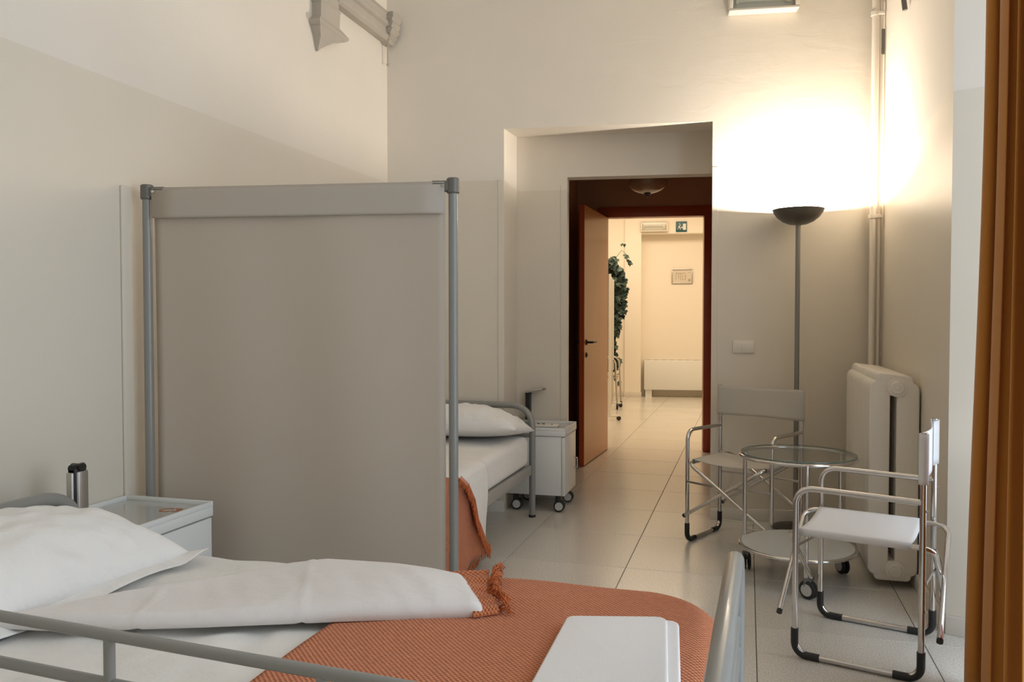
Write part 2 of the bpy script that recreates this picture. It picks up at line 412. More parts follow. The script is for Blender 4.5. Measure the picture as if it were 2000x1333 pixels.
# --- baseboards
def baseboard(name, pts, h=.072, th=.014):
    bm = NB()
    for (a, b) in pts:
        a = Vector(a); b = Vector(b); d = (b - a); L_ = d.length; ang = math.atan2(d.y, d.x)
        M = Matrix.Translation((a.x, a.y, 0)) @ Matrix.Rotation(ang, 4, 'Z')
        box(bm, 0, L_, -th, -.0002, 0, h, bev=.003, M=M)
    return structure(obj(name, bm, M_base))
def wp(s, t=0): p = W(s, t, 0); return (p.x, p.y)
baseboard('baseboard_back', [(wp(S(XL)), wp(nL)), (wp(nR), wp(S(XR))), (wp(nL2, DN), wp(oL, DN))])
baseboard('baseboard_right', [((XR, 5.06), (XR, 3.40)), ((XR, 3.40), (XR + .55, 3.2226))])
baseboard('baseboard_left', [((XL, -2.0), (XL, 4.66))])
# --- flat corner guards on the edges of niche and opening, up to the paint line
def guard(name, s0, s1, t0, t1, z1):
    bm = NB(); v = box(bm, s0, s1, t0, t1, .075, z1, bev=.001, seg=1); bmesh.ops.transform(bm, matrix=MB_, verts=v); return structure(obj(name, bm, M_wall, smooth=0))
guard('trim_1', nL - .038, nL + .0006, -.004, -.0002, 2.075)
guard('trim_2', nR - .0006, nR + .034, -.004, -.0002, 2.12)
guard('trim_3', oL - .045, oL + .0006, DN - .004, DN - .0002, 2.108)
# raceway on the left wall
bm = NB(); box(bm, XL, XL + .010, 2.405, 2.455, .08, 1.70, bev=.004); structure(obj('trim_5', bm, M_wall))

# ================================================================== PASSAGE, DOOR, CORRIDOR
F0 = Vector((-.384, 7.466, 0))
def FM(): return Matrix.Translation(F0) @ Matrix.Rotation(WA, 4, 'Z')
bm = NB()
prism(bm, [(-1.52, 5.32), (-1.52, 7.45), (-1.75, 7.45), (-1.75, 5.32)], -.1, 2.7)
structure(obj('wall_passage_left', bm, M_brown, smooth=0))
bm = NB(); prism(bm, [(-.02, 5.48), (.2, 5.51), (.2, 7.7), (-.02, 7.7)], -.1, 2.7); structure(obj('wall_passage_right', bm, M_brown, smooth=0))
bm = NB(); box(bm, -1.75, .2, 5.4, 7.7, 2.62, 2.75); structure(obj('ceiling_passage', bm, M_brown, smooth=0))
# partition wall that holds the door
DW0, DW1 = -.865, 0.0      # door opening in frame coordinates
bm = NB()
for a, b, c, d in ((-3.2, DW0 - .02, -.1, 3.4), (.02, 1.2, -.1, 3.4), (DW0 - .02, .02, 2.165, 3.4)):
    v = box(bm, a, b, .0, .10, c, d); bmesh.ops.transform(bm, matrix=FM(), verts=v)
structure(obj('wall_door', bm, M_brown, smooth=0))
# door frame
d1 = bpy.data.objects.new('door_1', None); COL.objects.link(d1); d1.location = F0; d1.rotation_euler = (0, 0, WA); d1['kind'] = 'structure'
bm = NB(); box(bm, 0, .095, -.014, .115, 0, 2.24, bev=.004); box(bm, DW0 - .095, DW0, -.014, .115, 0, 2.24, bev=.004); obj('jamb', bm, M_frame, d1)
bm = NB(); box(bm, DW0 - .095, .095, -.0145, .1155, 2.147, 2.24, bev=.004); obj('frame_head', bm, M_frame, d1)
# door leaf, swung open towards the room
hp = Vector((-1.237, 7.335, 0)); ep = Vector((-1.279, 6.43, 0)); dv = (ep - hp); LA = math.atan2(dv.y, dv.x)
leaf = bpy.data.objects.new('door_leaf', None); COL.objects.link(leaf); leaf.location = hp; leaf.rotation_euler = (0, 0, LA)
tag(leaf, 'orange wooden door leaf standing open in the dark red frame', 'door')
Ld = dv.length
bm = NB(); box(bm, 0, Ld - .004, -.041, 0, .008, 2.143, bev=.001, seg=1); obj('panel', bm, M_door, leaf, smooth=0)
bm = NB(); box(bm, Ld - .004, Ld, -.0412, .0002, .008, 2.143); obj('edge_strip', bm, M_dooredge, leaf, smooth=0).__setitem__('label', 'dark red edge strip of the door leaf')
for s_, nm in ((1, 'handle'), (-1, 'handle')):
    bm = NB(); y0 = 0 if s_ > 0 else -.041
    M = Matrix.Translation((Ld - .075, y0, 1.02)) @ Matrix.Rotation(R(-90) * s_, 4, 'X')
    cyl(bm, (0, 0, 0), .024, .009, 20, .002, M=M)
    tube(bm, fillet([(Ld - .075, y0, 1.02), (Ld - .075, y0 + s_ * .052, 1.02), (Ld - .20, y0 + s_ * .052, 1.02)], .014, 5), .0095, 12)
    h_ = obj('handle', bm, M_dark, leaf)
    bm = NB(); M = Matrix.Translation((Ld - .075, y0, .915)) @ Matrix.Rotation(R(-90) * s_, 4, 'X'); cyl(bm, (0, 0, 0), .022, .007, 20, .002, M=M); cyl(bm, (0, 0, .0), .008, .012, 12, M=M)
    obj('lock_plate', bm, M_dark, leaf)
for z in (.25, 1.05, 1.9):
    bm = NB(); cyl(bm, (0.0, -.047, z), .007, .09, 12, .002); obj('hinge', bm, M_dark, leaf)
# dome lamp on the passage ceiling
lp = thing('ceiling_lamp', 'amber glass dome lamp with dark finial under the passage ceiling', 'lamp', (-.75, 6.25, 2.62))
bm = NB(); cyl(bm, (0, 0, -.035), .045, .035, 24, .006); tube(bm, [(0, 0, -.03), (0, 0, -.43)], .007, 10); obj('stem', bm, M_dark, lp)
bm = NB(); pr_ = [(.155 * math.sin(a), -.40 - .0 - .10 * (math.cos(a) - .0) + .06) for a in [R(x) for x in range(2, 93, 10)]]
lathe(bm, pr_ + [(.150, -.335)], seg=40); o = obj('shade', bm, M_dome, lp, smooth=60)
bm = NB(); lathe(bm, [(0, -.468), (.012, -.462), (.016, -.452), (.03, -.444), (.026, -.436), (0, -.434)], seg=20); obj('finial', bm, M_dark, lp)
# corridor shell
C0 = Vector((-.655, 12.60, 0)); CM = Matrix.Translation(C0) @ Matrix.Rotation(WA, 4, 'Z')
def cbox(bm, *a, **k): v = box(bm, *a, **k); bmesh.ops.transform(bm, matrix=CM, verts=v)
bm = NB(); cbox(bm, -3.5, 1.6, .22, .4, -.1, 3.4)
cbox(bm, -3.5, -1.19, .03, .22, -.1, 3.4); cbox(bm, -1.19, 1.6, -.01, .22, 2.53, 3.4)
cbox(bm, -1.19, -.94, -.01, .22, -.1, 2.53)
structure(obj('wall_corridor_far', bm, M_corr, smooth=0))
bm = NB(); box(bm, -4.1, -3.9, 7.0, 13.4, -.1, 3.4); structure(obj('wall_corridor_left', bm, M_corr, smooth=0))
bm = NB(); box(bm, 1.0, 1.2, 7.3, 13.4, -.1, 3.4); structure(obj('wall_corridor_right', bm, M_corr, smooth=0))
bm = NB(); box(bm, -4.1, 1.2, 7.2, 13.4, 3.22, 3.4); structure(obj('ceiling_corridor', bm, M_corr, smooth=0))
bm = NB(); cbox(bm, -3.5, -1.192, .018, .0298, 0, .08, bev=.002); cbox(bm, -1.2, -.93, -.022, -.0102, 0, .08, bev=.002); structure(obj('baseboard_corridor', bm, M_base))
# white cover seen from the far (corridor) side of the door wall
bm = NB()
for a, b, c, d in ((-3.2, DW0 - .1, 0, 3.22), (.1, 1.2, 0, 3.22), (DW0 - .1, .1, 2.245, 3.22)):
    v = box(bm, a, b, .1005, .11, c, d); bmesh.ops.transform(bm, matrix=FM(), verts=v)
structure(obj('wall_corridor_near', bm, M_corr, smooth=0))

def cthing(name, label, cat, s, t, z):
    p = C0 + wd * s + wn * t; return thing(name, label, cat, (p.x, p.y, z), WA)
# convector
h = cthing('convector', 'long white convector cabinet at the foot of the far corridor wall', 'heater', -.40, .10, 0)
bm = NB(); box(bm, -.49, .62, -.12, .115, .115, .575, bev=.012); obj('cabinet_body', bm, M_white, h)
bm = NB(); box(bm, -.47, -.37, -.09, .10, 0, .116); obj('foot', bm, M_white, h, smooth=0)
bm = NB(); box(bm, .50, .60, -.09, .10, 0, .116); obj('foot', bm, M_white, h, smooth=0)
bm = NB()
for k in range(9): box(bm, -.47 + k * .12, -.37 + k * .12, -.06, .06, .5755, .579)
obj('outlet_grille', bm, M_greyl, h, smooth=0)
# framed plan
h = cthing('framed_plan', 'small framed grey plan hanging on the cream corridor wall', 'picture', -.305, .22, 1.88)
bm = NB()
for a in ((-.16, .16, -.018, -.001, .10, .115), (-.16, .16, -.018, -.001, -.115, -.10), (-.16, -.148, -.018, -.001, -.10, .10), (.148, .16, -.018, -.001, -.10, .10)): box(bm, *a, bev=.002)
obj('picture_frame', bm, M_steel, h)
bm = NB(); box(bm, -.149, .149, -.010, -.001, -.101, .101); obj('sheet', bm, M_paper, h, smooth=0)
bm = NB()
for (x0, x1, z0, z1) in ((-.10, -.09, -.05, .05), (-.10, .05, .045, .055), (-.06, -.05, -.04, .05), (-.03, -.02, -.06, .05), (.0, .008, -.05, .03), (.0, .05, -.05, -.042), (.045, .055, -.05, .03), (.09, .13, -.08, -.04), (.08, .13, .06, .064), (.02, .07, .0, .006)):
    box(bm, x0, x1, -.0112, -.0098, z0, z1)
obj('floor_plan_drawing', bm, M_ink, h, smooth=0)
# exit sign
h = cthing('exit_sign', 'dark green and white running man exit sign on the corridor soffit', 'sign', -.335, -.012, 2.63)
bm = NB(); box(bm, -.082, .082, -.012, -.0005, -.08, .08, bev=.002); obj('plate', bm, M_sign, h)
def flat(bm, pts, y):
    a = [bm.verts.new((x, y, z)) for x, z in pts]; b = [bm.verts.new((x, y + .0012, z)) for x, z in pts]; n = len(a)
    bm.faces.new(a); bm.faces.new(b[::-1])
    for i in range(n): bm.faces.new((a[i], b[i], b[(i + 1) % n], a[(i + 1) % n]))
bm = NB(); flat(bm, [(.022, -.05), (.068, -.05), (.068, .045), (.022, .045)], -.0135)
flat(bm, [(-.008, -.012), (.012, -.030), (.012, .006)], -.0135)      # arrow towards the door
flat(bm, [(.010, -.018), (.024, -.018), (.024, -.007), (.010, -.007)], -.0136)
flat(bm, [(-.046, .004), (-.036, .014), (-.018, .016), (-.008, .026), (-.014, .030), (-.026, .024), (-.028, .0), (-.012, -.018), (-.014, -.046), (-.023, -.046), (-.023, -.022), (-.038, -.012), (-.050, -.038), (-.060, -.044), (-.062, -.037), (-.050, -.026)], -.0136)
c_ = [(-.027 + .008 * math.cos(a), .042 + .008 * math.sin(a)) for a in [2 * math.pi * k / 12 for k in range(12)]]; flat(bm, c_, -.0136)
obj('pictogram', bm, M_signw, h, smooth=0)
def wall_light(name, label, cat, loc, rz, wd_, ht, dp, tubes=2, rm=None):
    h = thing(name, label, cat, loc, rz)
    x, z = wd_ / 2, ht / 2
    bm = NB(); box(bm, -x, x, -dp * .55, -.001, -z, z, bev=.006); obj('housing', bm, M_plastic, h)
    bm = NB()
    for a in ((-x, x, -dp, -dp * .5, z - .014, z), (-x, x, -dp, -dp * .5, -z, -z + .014), (-x, -x + .022, -dp, -dp * .5, -z + .014, z - .014), (x - .022, x, -dp, -dp * .5, -z + .014, z - .014)): box(bm, *a, bev=.003)
    obj('rim', bm, M_plastic, h)
    bm = NB(); box(bm, -x + .03, x - .03, -dp * .6, -dp * .54, -z + .02, z - .02, bev=.002); obj('reflector', bm, rm or M_white, h)
    for k in range(tubes):
        zz = (k - (tubes - 1) / 2) * ht * .30
        bm = NB(); tube(bm, [(-x + .05, -dp * .78, zz), (x - .075, -dp * .78, zz)], .008, 10); o = obj('fluorescent_tube', bm, M_white, h)
    bm = NB(); box(bm, x - .075, x - .045, -dp * .9, -dp * .55, -z * .5, z * .5, bev=.003); obj('tube_holder', bm, M_plastic, h)
    bm = NB(); box(bm, -x + .038, -x + .052, -dp * .9, -dp * .55, -z * .5, z * .5, bev=.003); obj('tube_holder', bm, M_plastic, h)
    bm = NB(); box(bm, -x + .020, x - .020, -dp + .004, -dp + .007, -z + .012, z - .012); obj('cover_glass', bm, M_glass, h, smooth=0)
    return h
p = C0 + wd * (-.745) + wn * (-.012)
wall_light('emergency_light', 'flat cream emergency light on the corridor soffit beside the exit sign', 'light', (p.x, p.y, 2.64), WA, .41, .165, .05, 1, M_plastic)
p = W(S(.067), 0, 3.09)
wall_light('emergency_light', 'cream emergency light with clear cover high on the wall above the doorway', 'light', p, WA, .392, .165, .085, 2)

# hospital screen in the corridor, seen edge-on
def privacy_screen(name, label, group, p0, p1, H, zb, fm, hemh, tube_r=.017, trans_bar=True):
    p0 = Vector((*p0, 0)); p1 = Vector((*p1, 0)); d = p1 - p0; L_ = d.length
    t = thing(name, label, 'screen', (p0 + p1) / 2, math.atan2(d.y, d.x), group)
    x = L_ / 2
    for s_ in (-1, 1):
        bm = NB(); tube(bm, [(s_ * x, 0, .05), (s_ * x, 0, H)], tube_r, 16); obj('post', bm, fm, t)
        bm = NB(); cyl(bm, (s_ * x, 0, H - .045), tube_r + .006, .055, 18, .004)
        box(bm, min(s_ * (x - .01), s_ * (x - .075)), max(s_ * (x - .01), s_ * (x - .075)), -.017, .017, H - .037, H, bev=.005)
        c = obj('corner_joint', bm, M_dark2, t)
        bm = NB(); M = Matrix.Translation((s_ * (x - .032), -.0165, H - .018)) @ Matrix.Rotation(R(90), 4, 'X'); cyl(bm, (0, 0, 0), .006, .004, 10, .001, M=M)
        obj('screw', bm, M_chrome, c)
        bm = NB(); tube(bm, fillet([(s_ * x, -.20, .06), (s_ * x, -.17, .085), (s_ * x, .17, .085), (s_ * x, .20, .06)], .02), .014, 12)
        f = obj('foot', bm, fm, t)
        for yy in (-.2, .2):
            bm = NB(); lathe(bm, [(0, -.012), (.018, -.012), (.026, -.006), (.026, .006), (.018, .012), (0, .012)], seg=20, M=Matrix.Translation((s_ * x, yy, .026)) @ Matrix.Rotation(R(90), 4, 'Y'))
            tube(bm, [(s_ * x, yy, .03), (s_ * x, yy, .066)], .006, 8); obj('caster', bm, M_rubber, t)
    bm = NB(); tube(bm, [(-x, 0, H - .018), (x, 0, H - .018)], .0125, 14); obj('top_bar', bm, fm, t)
    bm = NB(); tube(bm, [(-x, 0, .20), (x, 0, .20)], .0125, 14); obj('bottom_bar', bm, fm, t)
    def f(u, v):
        xx = (-x + .028) + (2 * x - .056) * u; z = .19 + (H - .005 - .19) * v
        sag = (.007 * math.sin(u * 15 + 1.2 * v) + .010 * math.sin(u * 5.3 + 1 - v)) * math.sin(v * math.pi) ** .7
        y = sag - .0165 * smoothstep(.93, .98, v)
        return Vector((xx, y, z))
    bm = grid(f, 40, 24); fo = solid(obj('fabric_panel', bm, M_screen, t, smooth=180), .0015, 0)
    def g(u, v):
        xx = (-x + .028) + (2 * x - .056) * u; a = -math.pi * .5 + math.pi * 1.35 * v
        r = .0165
        if v < .6: return Vector((xx, -r - .001, H - hemh + (hemh - .018) * v / .6))
        a = (v - .6) / .4 * math.pi; return Vector((xx, -(r + .001) * math.cos(a), H - .018 + (r + .001) * math.sin(a)))
    bm = grid(g, 12, 16); solid(obj('hem', bm, M_hem, t, smooth=180), .001, 0)
    return t
M_dark2 = mat('grey_cast_joint', (.16, .155, .14), .45, metal=.3)
M_scrw = mat('white_screen_frame', (.80, .78, .72), .4)
t = thing('folding_screen', 'white folded hospital screen seen edge on behind the orange door', 'screen', (-1.675, 10.2, 0), math.atan2(-1.45, .20))
bm = NB(); box(bm, -.73, .73, -.012, .012, .12, 1.735, bev=.004); obj('panel', bm, M_canvas2, t)
for s_ in (-1, 1):
    bm = NB(); tube(bm, [(s_ * .73, 0, .05), (s_ * .73, 0, 1.75)], .016, 14); obj('post', bm, M_scrw, t)
    bm = NB(); tube(bm, [(s_ * .73, -.12, .055), (s_ * .73, .12, .055)], .012, 10); obj('foot', bm, M_scrw, t)
    for yy in (-.11, .11):
        bm = NB(); lathe(bm, [(0, -.012), (.022, -.012), (.028, 0), (.022, .012), (0, .012)], seg=16, M=Matrix.Translation((s_ * .73, yy, .028)) @ Matrix.Rotation(R(90), 4, 'Y')); obj('caster', bm, M_rubber, t)
# ivy behind it
iv = thing('hanging_ivy', 'dark green ivy trailing down behind the white folding screen', 'plant', (-1.885, 11.5, 0))
bm = NB(); rnd = random.Random(3)
def leafshape(bm, p, sz, rx, ry, rz):
    M = Matrix.Translation(p) @ Matrix.Rotation(rz, 4, 'Z') @ Matrix.Rotation(ry, 4, 'Y') @ Matrix.Rotation(rx, 4, 'X')
    pts = [(0, 0, 0), (-.42, .12, .04), (-.5, .5, -.03), (-.22, .62, .02), (0, 1.05, -.08), (.22, .62, .02), (.5, .5, -.03), (.42, .12, .04)]
    v = [bm.verts.new(M @ (Vector(q) * sz)) for q in pts]; c = bm.verts.new(M @ (Vector((0, .42, .07)) * sz))
    for i in range(8): bm.faces.new((c, v[i], v[(i + 1) % 8]))
for k in range(900):
    z = rnd.uniform(.55, 2.12); wdt = .155 * (1 if z > 1.0 else .6) * (1 if z < 2.0 else .6)
    p = Vector((rnd.uniform(-wdt, wdt) + .05 * math.sin(z * 5) - (.0), rnd.uniform(-.12, .12), z))
    leafshape(bm, p, rnd.uniform(.06, .11), rnd.uniform(-2.6, -1.2), rnd.uniform(-.5, .5), rnd.uniform(-1.2, 1.2))
for (dx, z, n) in ((.20, 2.12, 5), (.26, 2.05, 6), (.16, 2.3, 2), (.06, .38, 6), (.1, .30, 5), (.02, .5, 6)):
    for _ in range(n): leafshape(bm, Vector((dx + rnd.uniform(-.03, .03), rnd.uniform(-.03, .03), z + rnd.uniform(-.03, .03))), .06, rnd.uniform(-2.4, -1.4), 0, rnd.uniform(-1, 1))
tag(obj('foliage', bm, M_leaf, iv, smooth=0), kind='stuff')
bm = NB()
for dx in (-.08, 0, .06): tube(bm, [(dx + .03 * math.sin(z * 4 + dx * 30), 0, z) for z in [.3 + .2 * k for k in range(10)]], .005, 6)
tube(bm, [(.06, 0, 2.1), (.14, 0, 2.2), (.2, 0, 2.15), (.26, 0, 2.08)], .004, 6); obj('stem', bm, M_stem, iv)
bm = NB(); lathe(bm, [(0, 0), (.11, 0), (.14, .22), (.145, .22), (.15, .25), (.13, .25), (.12, .2), (0, .2)], (-.22, 0, 0), 28); obj('pot', bm, mat('clay_pot', (.35, .30, .25), .7), iv)
# folded walking frames
def walker(label, loc, rz):
    t = thing('walking_frame', label, 'walking frame', loc, rz, 'folded walking frames in the corridor')
    for y in (-.03, .03):
        bm = NB(); tube(bm, fillet([(-.23, y * 2.2, .06), (-.20, y, .69), (.20, y, .69), (.23, y * 2.2, .06)], .09, 8), .0125, 12); obj('side_frame', bm, M_chrome, t)
    bm = NB(); tube(bm, [(-.215, -.05, .42), (.215, .05, .42)], .009, 8); tube(bm, [(-.215, .05, .30), (.215, -.05, .46)], .009, 8); obj('brace', bm, M_chrome, t)
    bm = NB(); box(bm, -.19, .19, -.02, .02, .50, .53, bev=.01); obj('seat', bm, M_black, t)
    for x in (-.23, .23):
        for y in (-.066, .066):
            bm = NB(); lathe(bm, [(0, -.014), (.03, -.014), (.042, -.006), (.042, .006), (.03, .014), (0, .014)], seg=18, M=Matrix.Translation((x, y, .042)) @ Matrix.Rotation(R(90), 4, 'Y')); obj('wheel', bm, M_rubber, t)
walker('folded chrome walking frame behind the screen, the further one', (-1.905, 11.02, 0), R(8))
walker('folded chrome walking frame behind the screen, the nearer one', (-1.90, 10.66, 0), R(8))

# ================================================================== WALL FITTINGS
sw = thing('light_switch', 'cream light switch plate on the back wall beside the floor lamp', 'switch', W(S(-.024), 0, 1.046), WA)
bm = NB(); box(bm, -.061, .061, -.009, -.0005, -.038, .038, bev=.003); obj('plate', bm, M_plastic, sw)
bm = NB(); box(bm, -.011, .011, -.0125, -.0088, -.019, .019, bev=.0015); obj('rocker', bm, M_plastic, sw)
# pipes in the corner
pp = thing('heating_pipes', 'two white heating pipes running up the corner above the radiator', 'pipe', (.684, 5.0, 0))
bm = NB(); tube(bm, [(0, 0, .9), (0, 0, ZC)], .0165, 16); obj('pipe', bm, M_pipe, pp)
bm = NB(); tube(bm, [(.034, .008, .9), (.034, .008, ZC)], .0095, 12); obj('pipe', bm, M_pipe, pp)
for z in (1.80, 2.95):
    bm = NB(); tube(bm, [(-.0, 0, z - .011), (-.0, 0, z + .011)], .023, 16); box(bm, .0, .05, -.018, .018, z - .010, z + .010, bev=.003); tube(bm, [(.02, .01, z), (.02, .06, z)], .005, 8); obj('clamp', bm, M_pipe, pp)
bm = NB(); tube(bm, [(.042, .005, 2.72), (.042, .005, 2.86)], .0105, 10); obj('gap_shade', bm, M_dark2, pp)  # dark strip standing in for the shaded gap between pipe and wall
# hook on the right wall
bm = NB(); tube(bm, fillet([(XR + .01, 4.30, 2.83), (XR - .035, 4.30, 2.83), (XR - .02, 4.30, 2.71)], .01), .012, 10)
tag(obj('wall_hook', bm, M_dark2, smooth=60), 'small dark iron hook high on the right wall above the radiator', 'hook')
# carved corbels and the moulding between them
cb = thing('stone_corbel', 'carved grey stone corbel with pointed drop high on the left wall', 'corbel', (XL, 3.85, 2.628))
def ringloft(bm, secs):
    """secs: (y0,y1,depth,z) rectangles against the wall"""
    rows = [[bm.verts.new((0, a, z)), bm.verts.new((d, a, z)), bm.verts.new((d, b, z)), bm.verts.new((0, b, z))] for a, b, d, z in secs]
    for A, B in zip(rows, rows[1:]):
        for k in range(4): bm.faces.new((A[k], A[(k + 1) % 4], B[(k + 1) % 4], B[k]))
    bm.faces.new(rows[0][::-1]); bm.faces.new(rows[-1])
bm = NB(); ringloft(bm, [(-.085, .115, .052, .165), (-.085, .115, .055, .24), (-.095, .12, .058, .25), (-.09, .11, .05, .27), (-.09, .11, .05, .31), (-.09, .16, .058, .35), (-.095, .19, .062, .37), (-.095, .19, .062, .40), (-.10, .24, .068, .44), (-.105, .5, .075, .50), (-.105, .5, .075, .75)])
obj('capital', bm, M_stone, cb, smooth=0)
bm = NB(); ringloft(bm, [(-.105, .175, .058, .115), (-.12, .195, .066, .128), (-.12, .195, .066, .140), (-.105, .170, .058, .152), (-.09, .13, .052, .166)]); obj('collar', bm, M_stone, cb, smooth=0)
bm = NB(); ringloft(bm, [(-.055, -.047, .015, .0), (-.058, -.040, .02, .012), (-.064, -.005, .03, .035), (-.075, .05, .045, .068), (-.092, .12, .052, .095), (-.102, .17, .058, .116)]); obj('drop', bm, M_stone, cb, smooth=0)
bm = NB()
ringloft(bm, [(.10, .775, .045, .305), (.10, .775, .06, .318), (.10, .775, .06, .34), (.10, .775, .048, .35), (.10, .775, .05, .38), (.10, .775, .068, .392), (.10, .775, .068, .415), (.10, .775, .058, .425), (.10, .775, .062, .455), (.10, .775, .075, .465)])
obj('moulding', bm, M_stone, cb, smooth=0)
cc = thing('stone_corbel', 'small stone corbel with thin rod in the corner above the screen', 'corbel', (XL, 4.62, 2.80))
bm = NB(); ringloft(bm, [(-.035, .035, .05, .125), (-.05, .04, .065, .14), (-.045, .04, .06, .15), (-.06, .04, .08, .165), (-.055, .04, .072, .18), (-.07, .04, .095, .20), (-.065, .04, .085, .212), (-.075, .04, .10, .235), (-.07, .04, .09, .25), (-.08, .04, .105, .27), (-.075, .04, .10, .30)])
obj('capital', bm, M_stone, cc, smooth=0)
bm = NB(); tube(bm, [(.035, -.01, .0), (.035, -.01, .13)], .0045, 8); lathe(bm, [(0, -.012), (.009, -.006), (.009, .004), (0, .01)], (.035, -.01, 0), 10); obj('rod', bm, M_stone, cc)
# ================================================================== RADIATOR
rd = thing('radiator', 'white column radiator on the right wall beside the corner', 'radiator', (0, 0, 0))
x0, x1 = .528, .734; y_near, y_far = 3.89, 4.76; nsec = 18; pitch = (y_far - y_near) / nsec
def section():
    bm = NB(); d = x1 - x0; w_ = pitch * .445
    # outline of one section in x-z (two columns joined by headers), extruded thin in y with rounded edge
    out = roundpoly([(x0, .055), (x0 + .06, .035), (x1 - .05, .035), (x1, .06), (x1, .93), (x0, .965)], [.03, .02, .02, .03, .05, .045], 5)
    # column 1, column 2, headers as rounded slabs standing in y
    def stand(pts, hw, r):
        b2 = NB(); slab(b2, pts, -hw, hw, r, 3)
        bmesh.ops.transform(b2, matrix=Matrix.Rotation(R(90), 4, 'X'), verts=b2.verts[:])
        me = bpy.data.meshes.new('t'); b2.to_mesh(me); b2.free(); bm.from_mesh(me); bpy.data.meshes.remove(me)
    c1 = x0 + .086; c2 = x0 + .112
    stand(roundpoly([(x0, .06), (c1, .06), (c1, .94), (x0, .94)], [.03, .008, .008, .04], 4), w_, .008)
    stand(roundpoly([(c2, .06), (x1, .06), (x1, .93), (c2, .93)], [.008, .03, .04, .008], 4), w_, .008)
    stand(roundpoly([(x0 + .01, .872), (x1 - .01, .862), (x1 - .03, .955), (x0 + .03, .972)], .02, 4), w_ * .93, .007)
    stand(roundpoly([(x0 + .03, .035), (x1 - .03, .035), (x1 - .01, .125), (x0 + .01, .125)], .02, 4), w_ * .93, .007)
    return bm
s0 = obj('section', section(), M_rad, rd, smooth=45); s0.location = (0, y_near + pitch / 2, 0)
for k in range(1, nsec):
    o = s0.copy(); COL.objects.link(o); o.location = (0, y_near + pitch * (k + .5), 0)
for z in (.905, .085):
    bm = NB(); M = Matrix.Translation(((x0 + x1) / 2 + .01, y_near + .004, z)) @ Matrix.Rotation(R(90), 4, 'X')
    lathe(bm, [(0, .022), (.010, .022), (.012, .018), (.026, .018), (.030, .012), (.040, .010), (.042, 0)], seg=28, M=M); obj('end_plug', bm, M_rad, rd)
bm = NB()
for y in (4.1, 4.55):
    for z in (.022, .80):
        bm = NB(); box(bm, x0 + .05 if z < .1 else x1 - .02, XR - .0008, y - .01, y + .01, z, z + .02, bev=.003); obj('bracket', bm, M_rad, rd)
bm = NB(); tube(bm, fillet([(.62, y_far - .02, .915), (.62, y_far + .06, .915), (.684, 5.0, .93), (.684, 5.0, 1.0)], .03), .012, 12); obj('inlet_pipe', bm, M_pipe, rd)

# ================================================================== FLOOR LAMP
fl_ = thing('floor_lamp', 'lit grey uplighter floor lamp with shallow dark bowl', 'lamp', (.272, 4.845, 0))
bm = NB(); lathe(bm, [(0, 0), (.125, 0), (.128, .006), (.12, .018), (.04, .028), (.018, .04), (0, .04)], seg=40); obj('base', bm, M_dark, fl_)
M_pole = mat('grey_pole', (.24, .235, .22), .35, metal=.4)
bm = NB(); tube(bm, [(0, 0, .03), (0, 0, 1.77)], .0135, 16); obj('pole', bm, M_pole, fl_)
bm = NB()
op = [(.02, 1.748), (.05, 1.751), (.085, 1.766), (.115, 1.790), (.135, 1.818), (.1425, 1.835)]
ip = [(.140, 1.8345), (.132, 1.820), (.112, 1.794), (.083, 1.771), (.048, 1.757), (0, 1.755)]
lathe(bm, [(0, 1.747)] + op + ip, seg=48); obj('bowl', bm, mat('bowl_metal', (.10, .09, .078), .38, metal=.3), fl_, smooth=50)
bm = NB(); tube(bm, [(-.03, 0, 1.790), (.03, 0, 1.790)], .0065, 12); obj('halogen_tube', bm, M_bulb, fl_)
ld = bpy.data.lights.new('lamp_light', 'POINT'); ld.energy = 72; ld.color = (1.0, .88, .74); ld.shadow_soft_size = .012
lo = bpy.data.objects.new('lamp_light', ld); COL.objects.link(lo); lo.parent = fl_; lo.location = (0, 0, 1.8155)
# cord
bm = NB()
P_ = [(.17, 4.80, .005), (.06, 4.74, .005), (-.02, 4.82, .005), (.05, 4.90, .005), (-.10, 4.93, .006), (-.16, 4.90, .03), (-.13, 4.925, .14), (-.075, 4.94, .24), (-.08, 4.95, .33)]
sm = []
for i in range(len(P_) - 1):
    a = Vector(P_[max(0, i - 1)]); b = Vector(P_[i]); c = Vector(P_[i + 1]); d = Vector(P_[min(len(P_) - 1, i + 2)])
    for k in range(6):
        t = k / 6; sm.append(.5 * ((2 * b) + (c - a) * t + (2 * a - 5 * b + 4 * c - d) * t * t + (3 * b - a - 3 * c + d) * t ** 3))
sm.append(Vector(P_[-1])); tube(bm, sm, .0032, 8)
co = tag(obj('power_cord', bm, M_plastic, smooth=60), 'thin pale lamp cord looping on the floor along the back wall', 'cord')

# ================================================================== CURTAIN
cu = thing('curtain', 'ochre orange curtain hanging in vertical folds at the window', 'curtain', (.70, 2.725, 0))
def curt(u, v):
    z = .03 + 3.32 * v; low = 1 - smoothstep(0, .60, v)
    y = .030 - .47 * u + (.135 - .16 * u) * low ** 1.1
    ph = 2 * math.pi * (3.6 * u + .02) + .5 * math.sin(v * 2.5) * u
    x = .030 * math.sin(ph) + .007 * math.sin(2.3 * ph + 1) - .006 * low
    y += .020 * math.sin(2 * ph + .8)
    return Vector((x, y, z))
bm = grid(curt, 220, 26); solid(obj('cloth', bm, M_curt, cu, smooth=180), .002, 0)
def lin(u, v):
    p = curt(0, v); z = p.z
    return Vector((p.x + .006 + .010 * u, p.y + .004 + (.030 * (1 - smoothstep(.15, .55, v))) * u - .006 * u * smoothstep(.5, .6, v), z))
bm = grid(lin, 4, 26); solid(obj('lining_edge', bm, M_curt_lin, cu, smooth=180), .002, 0)
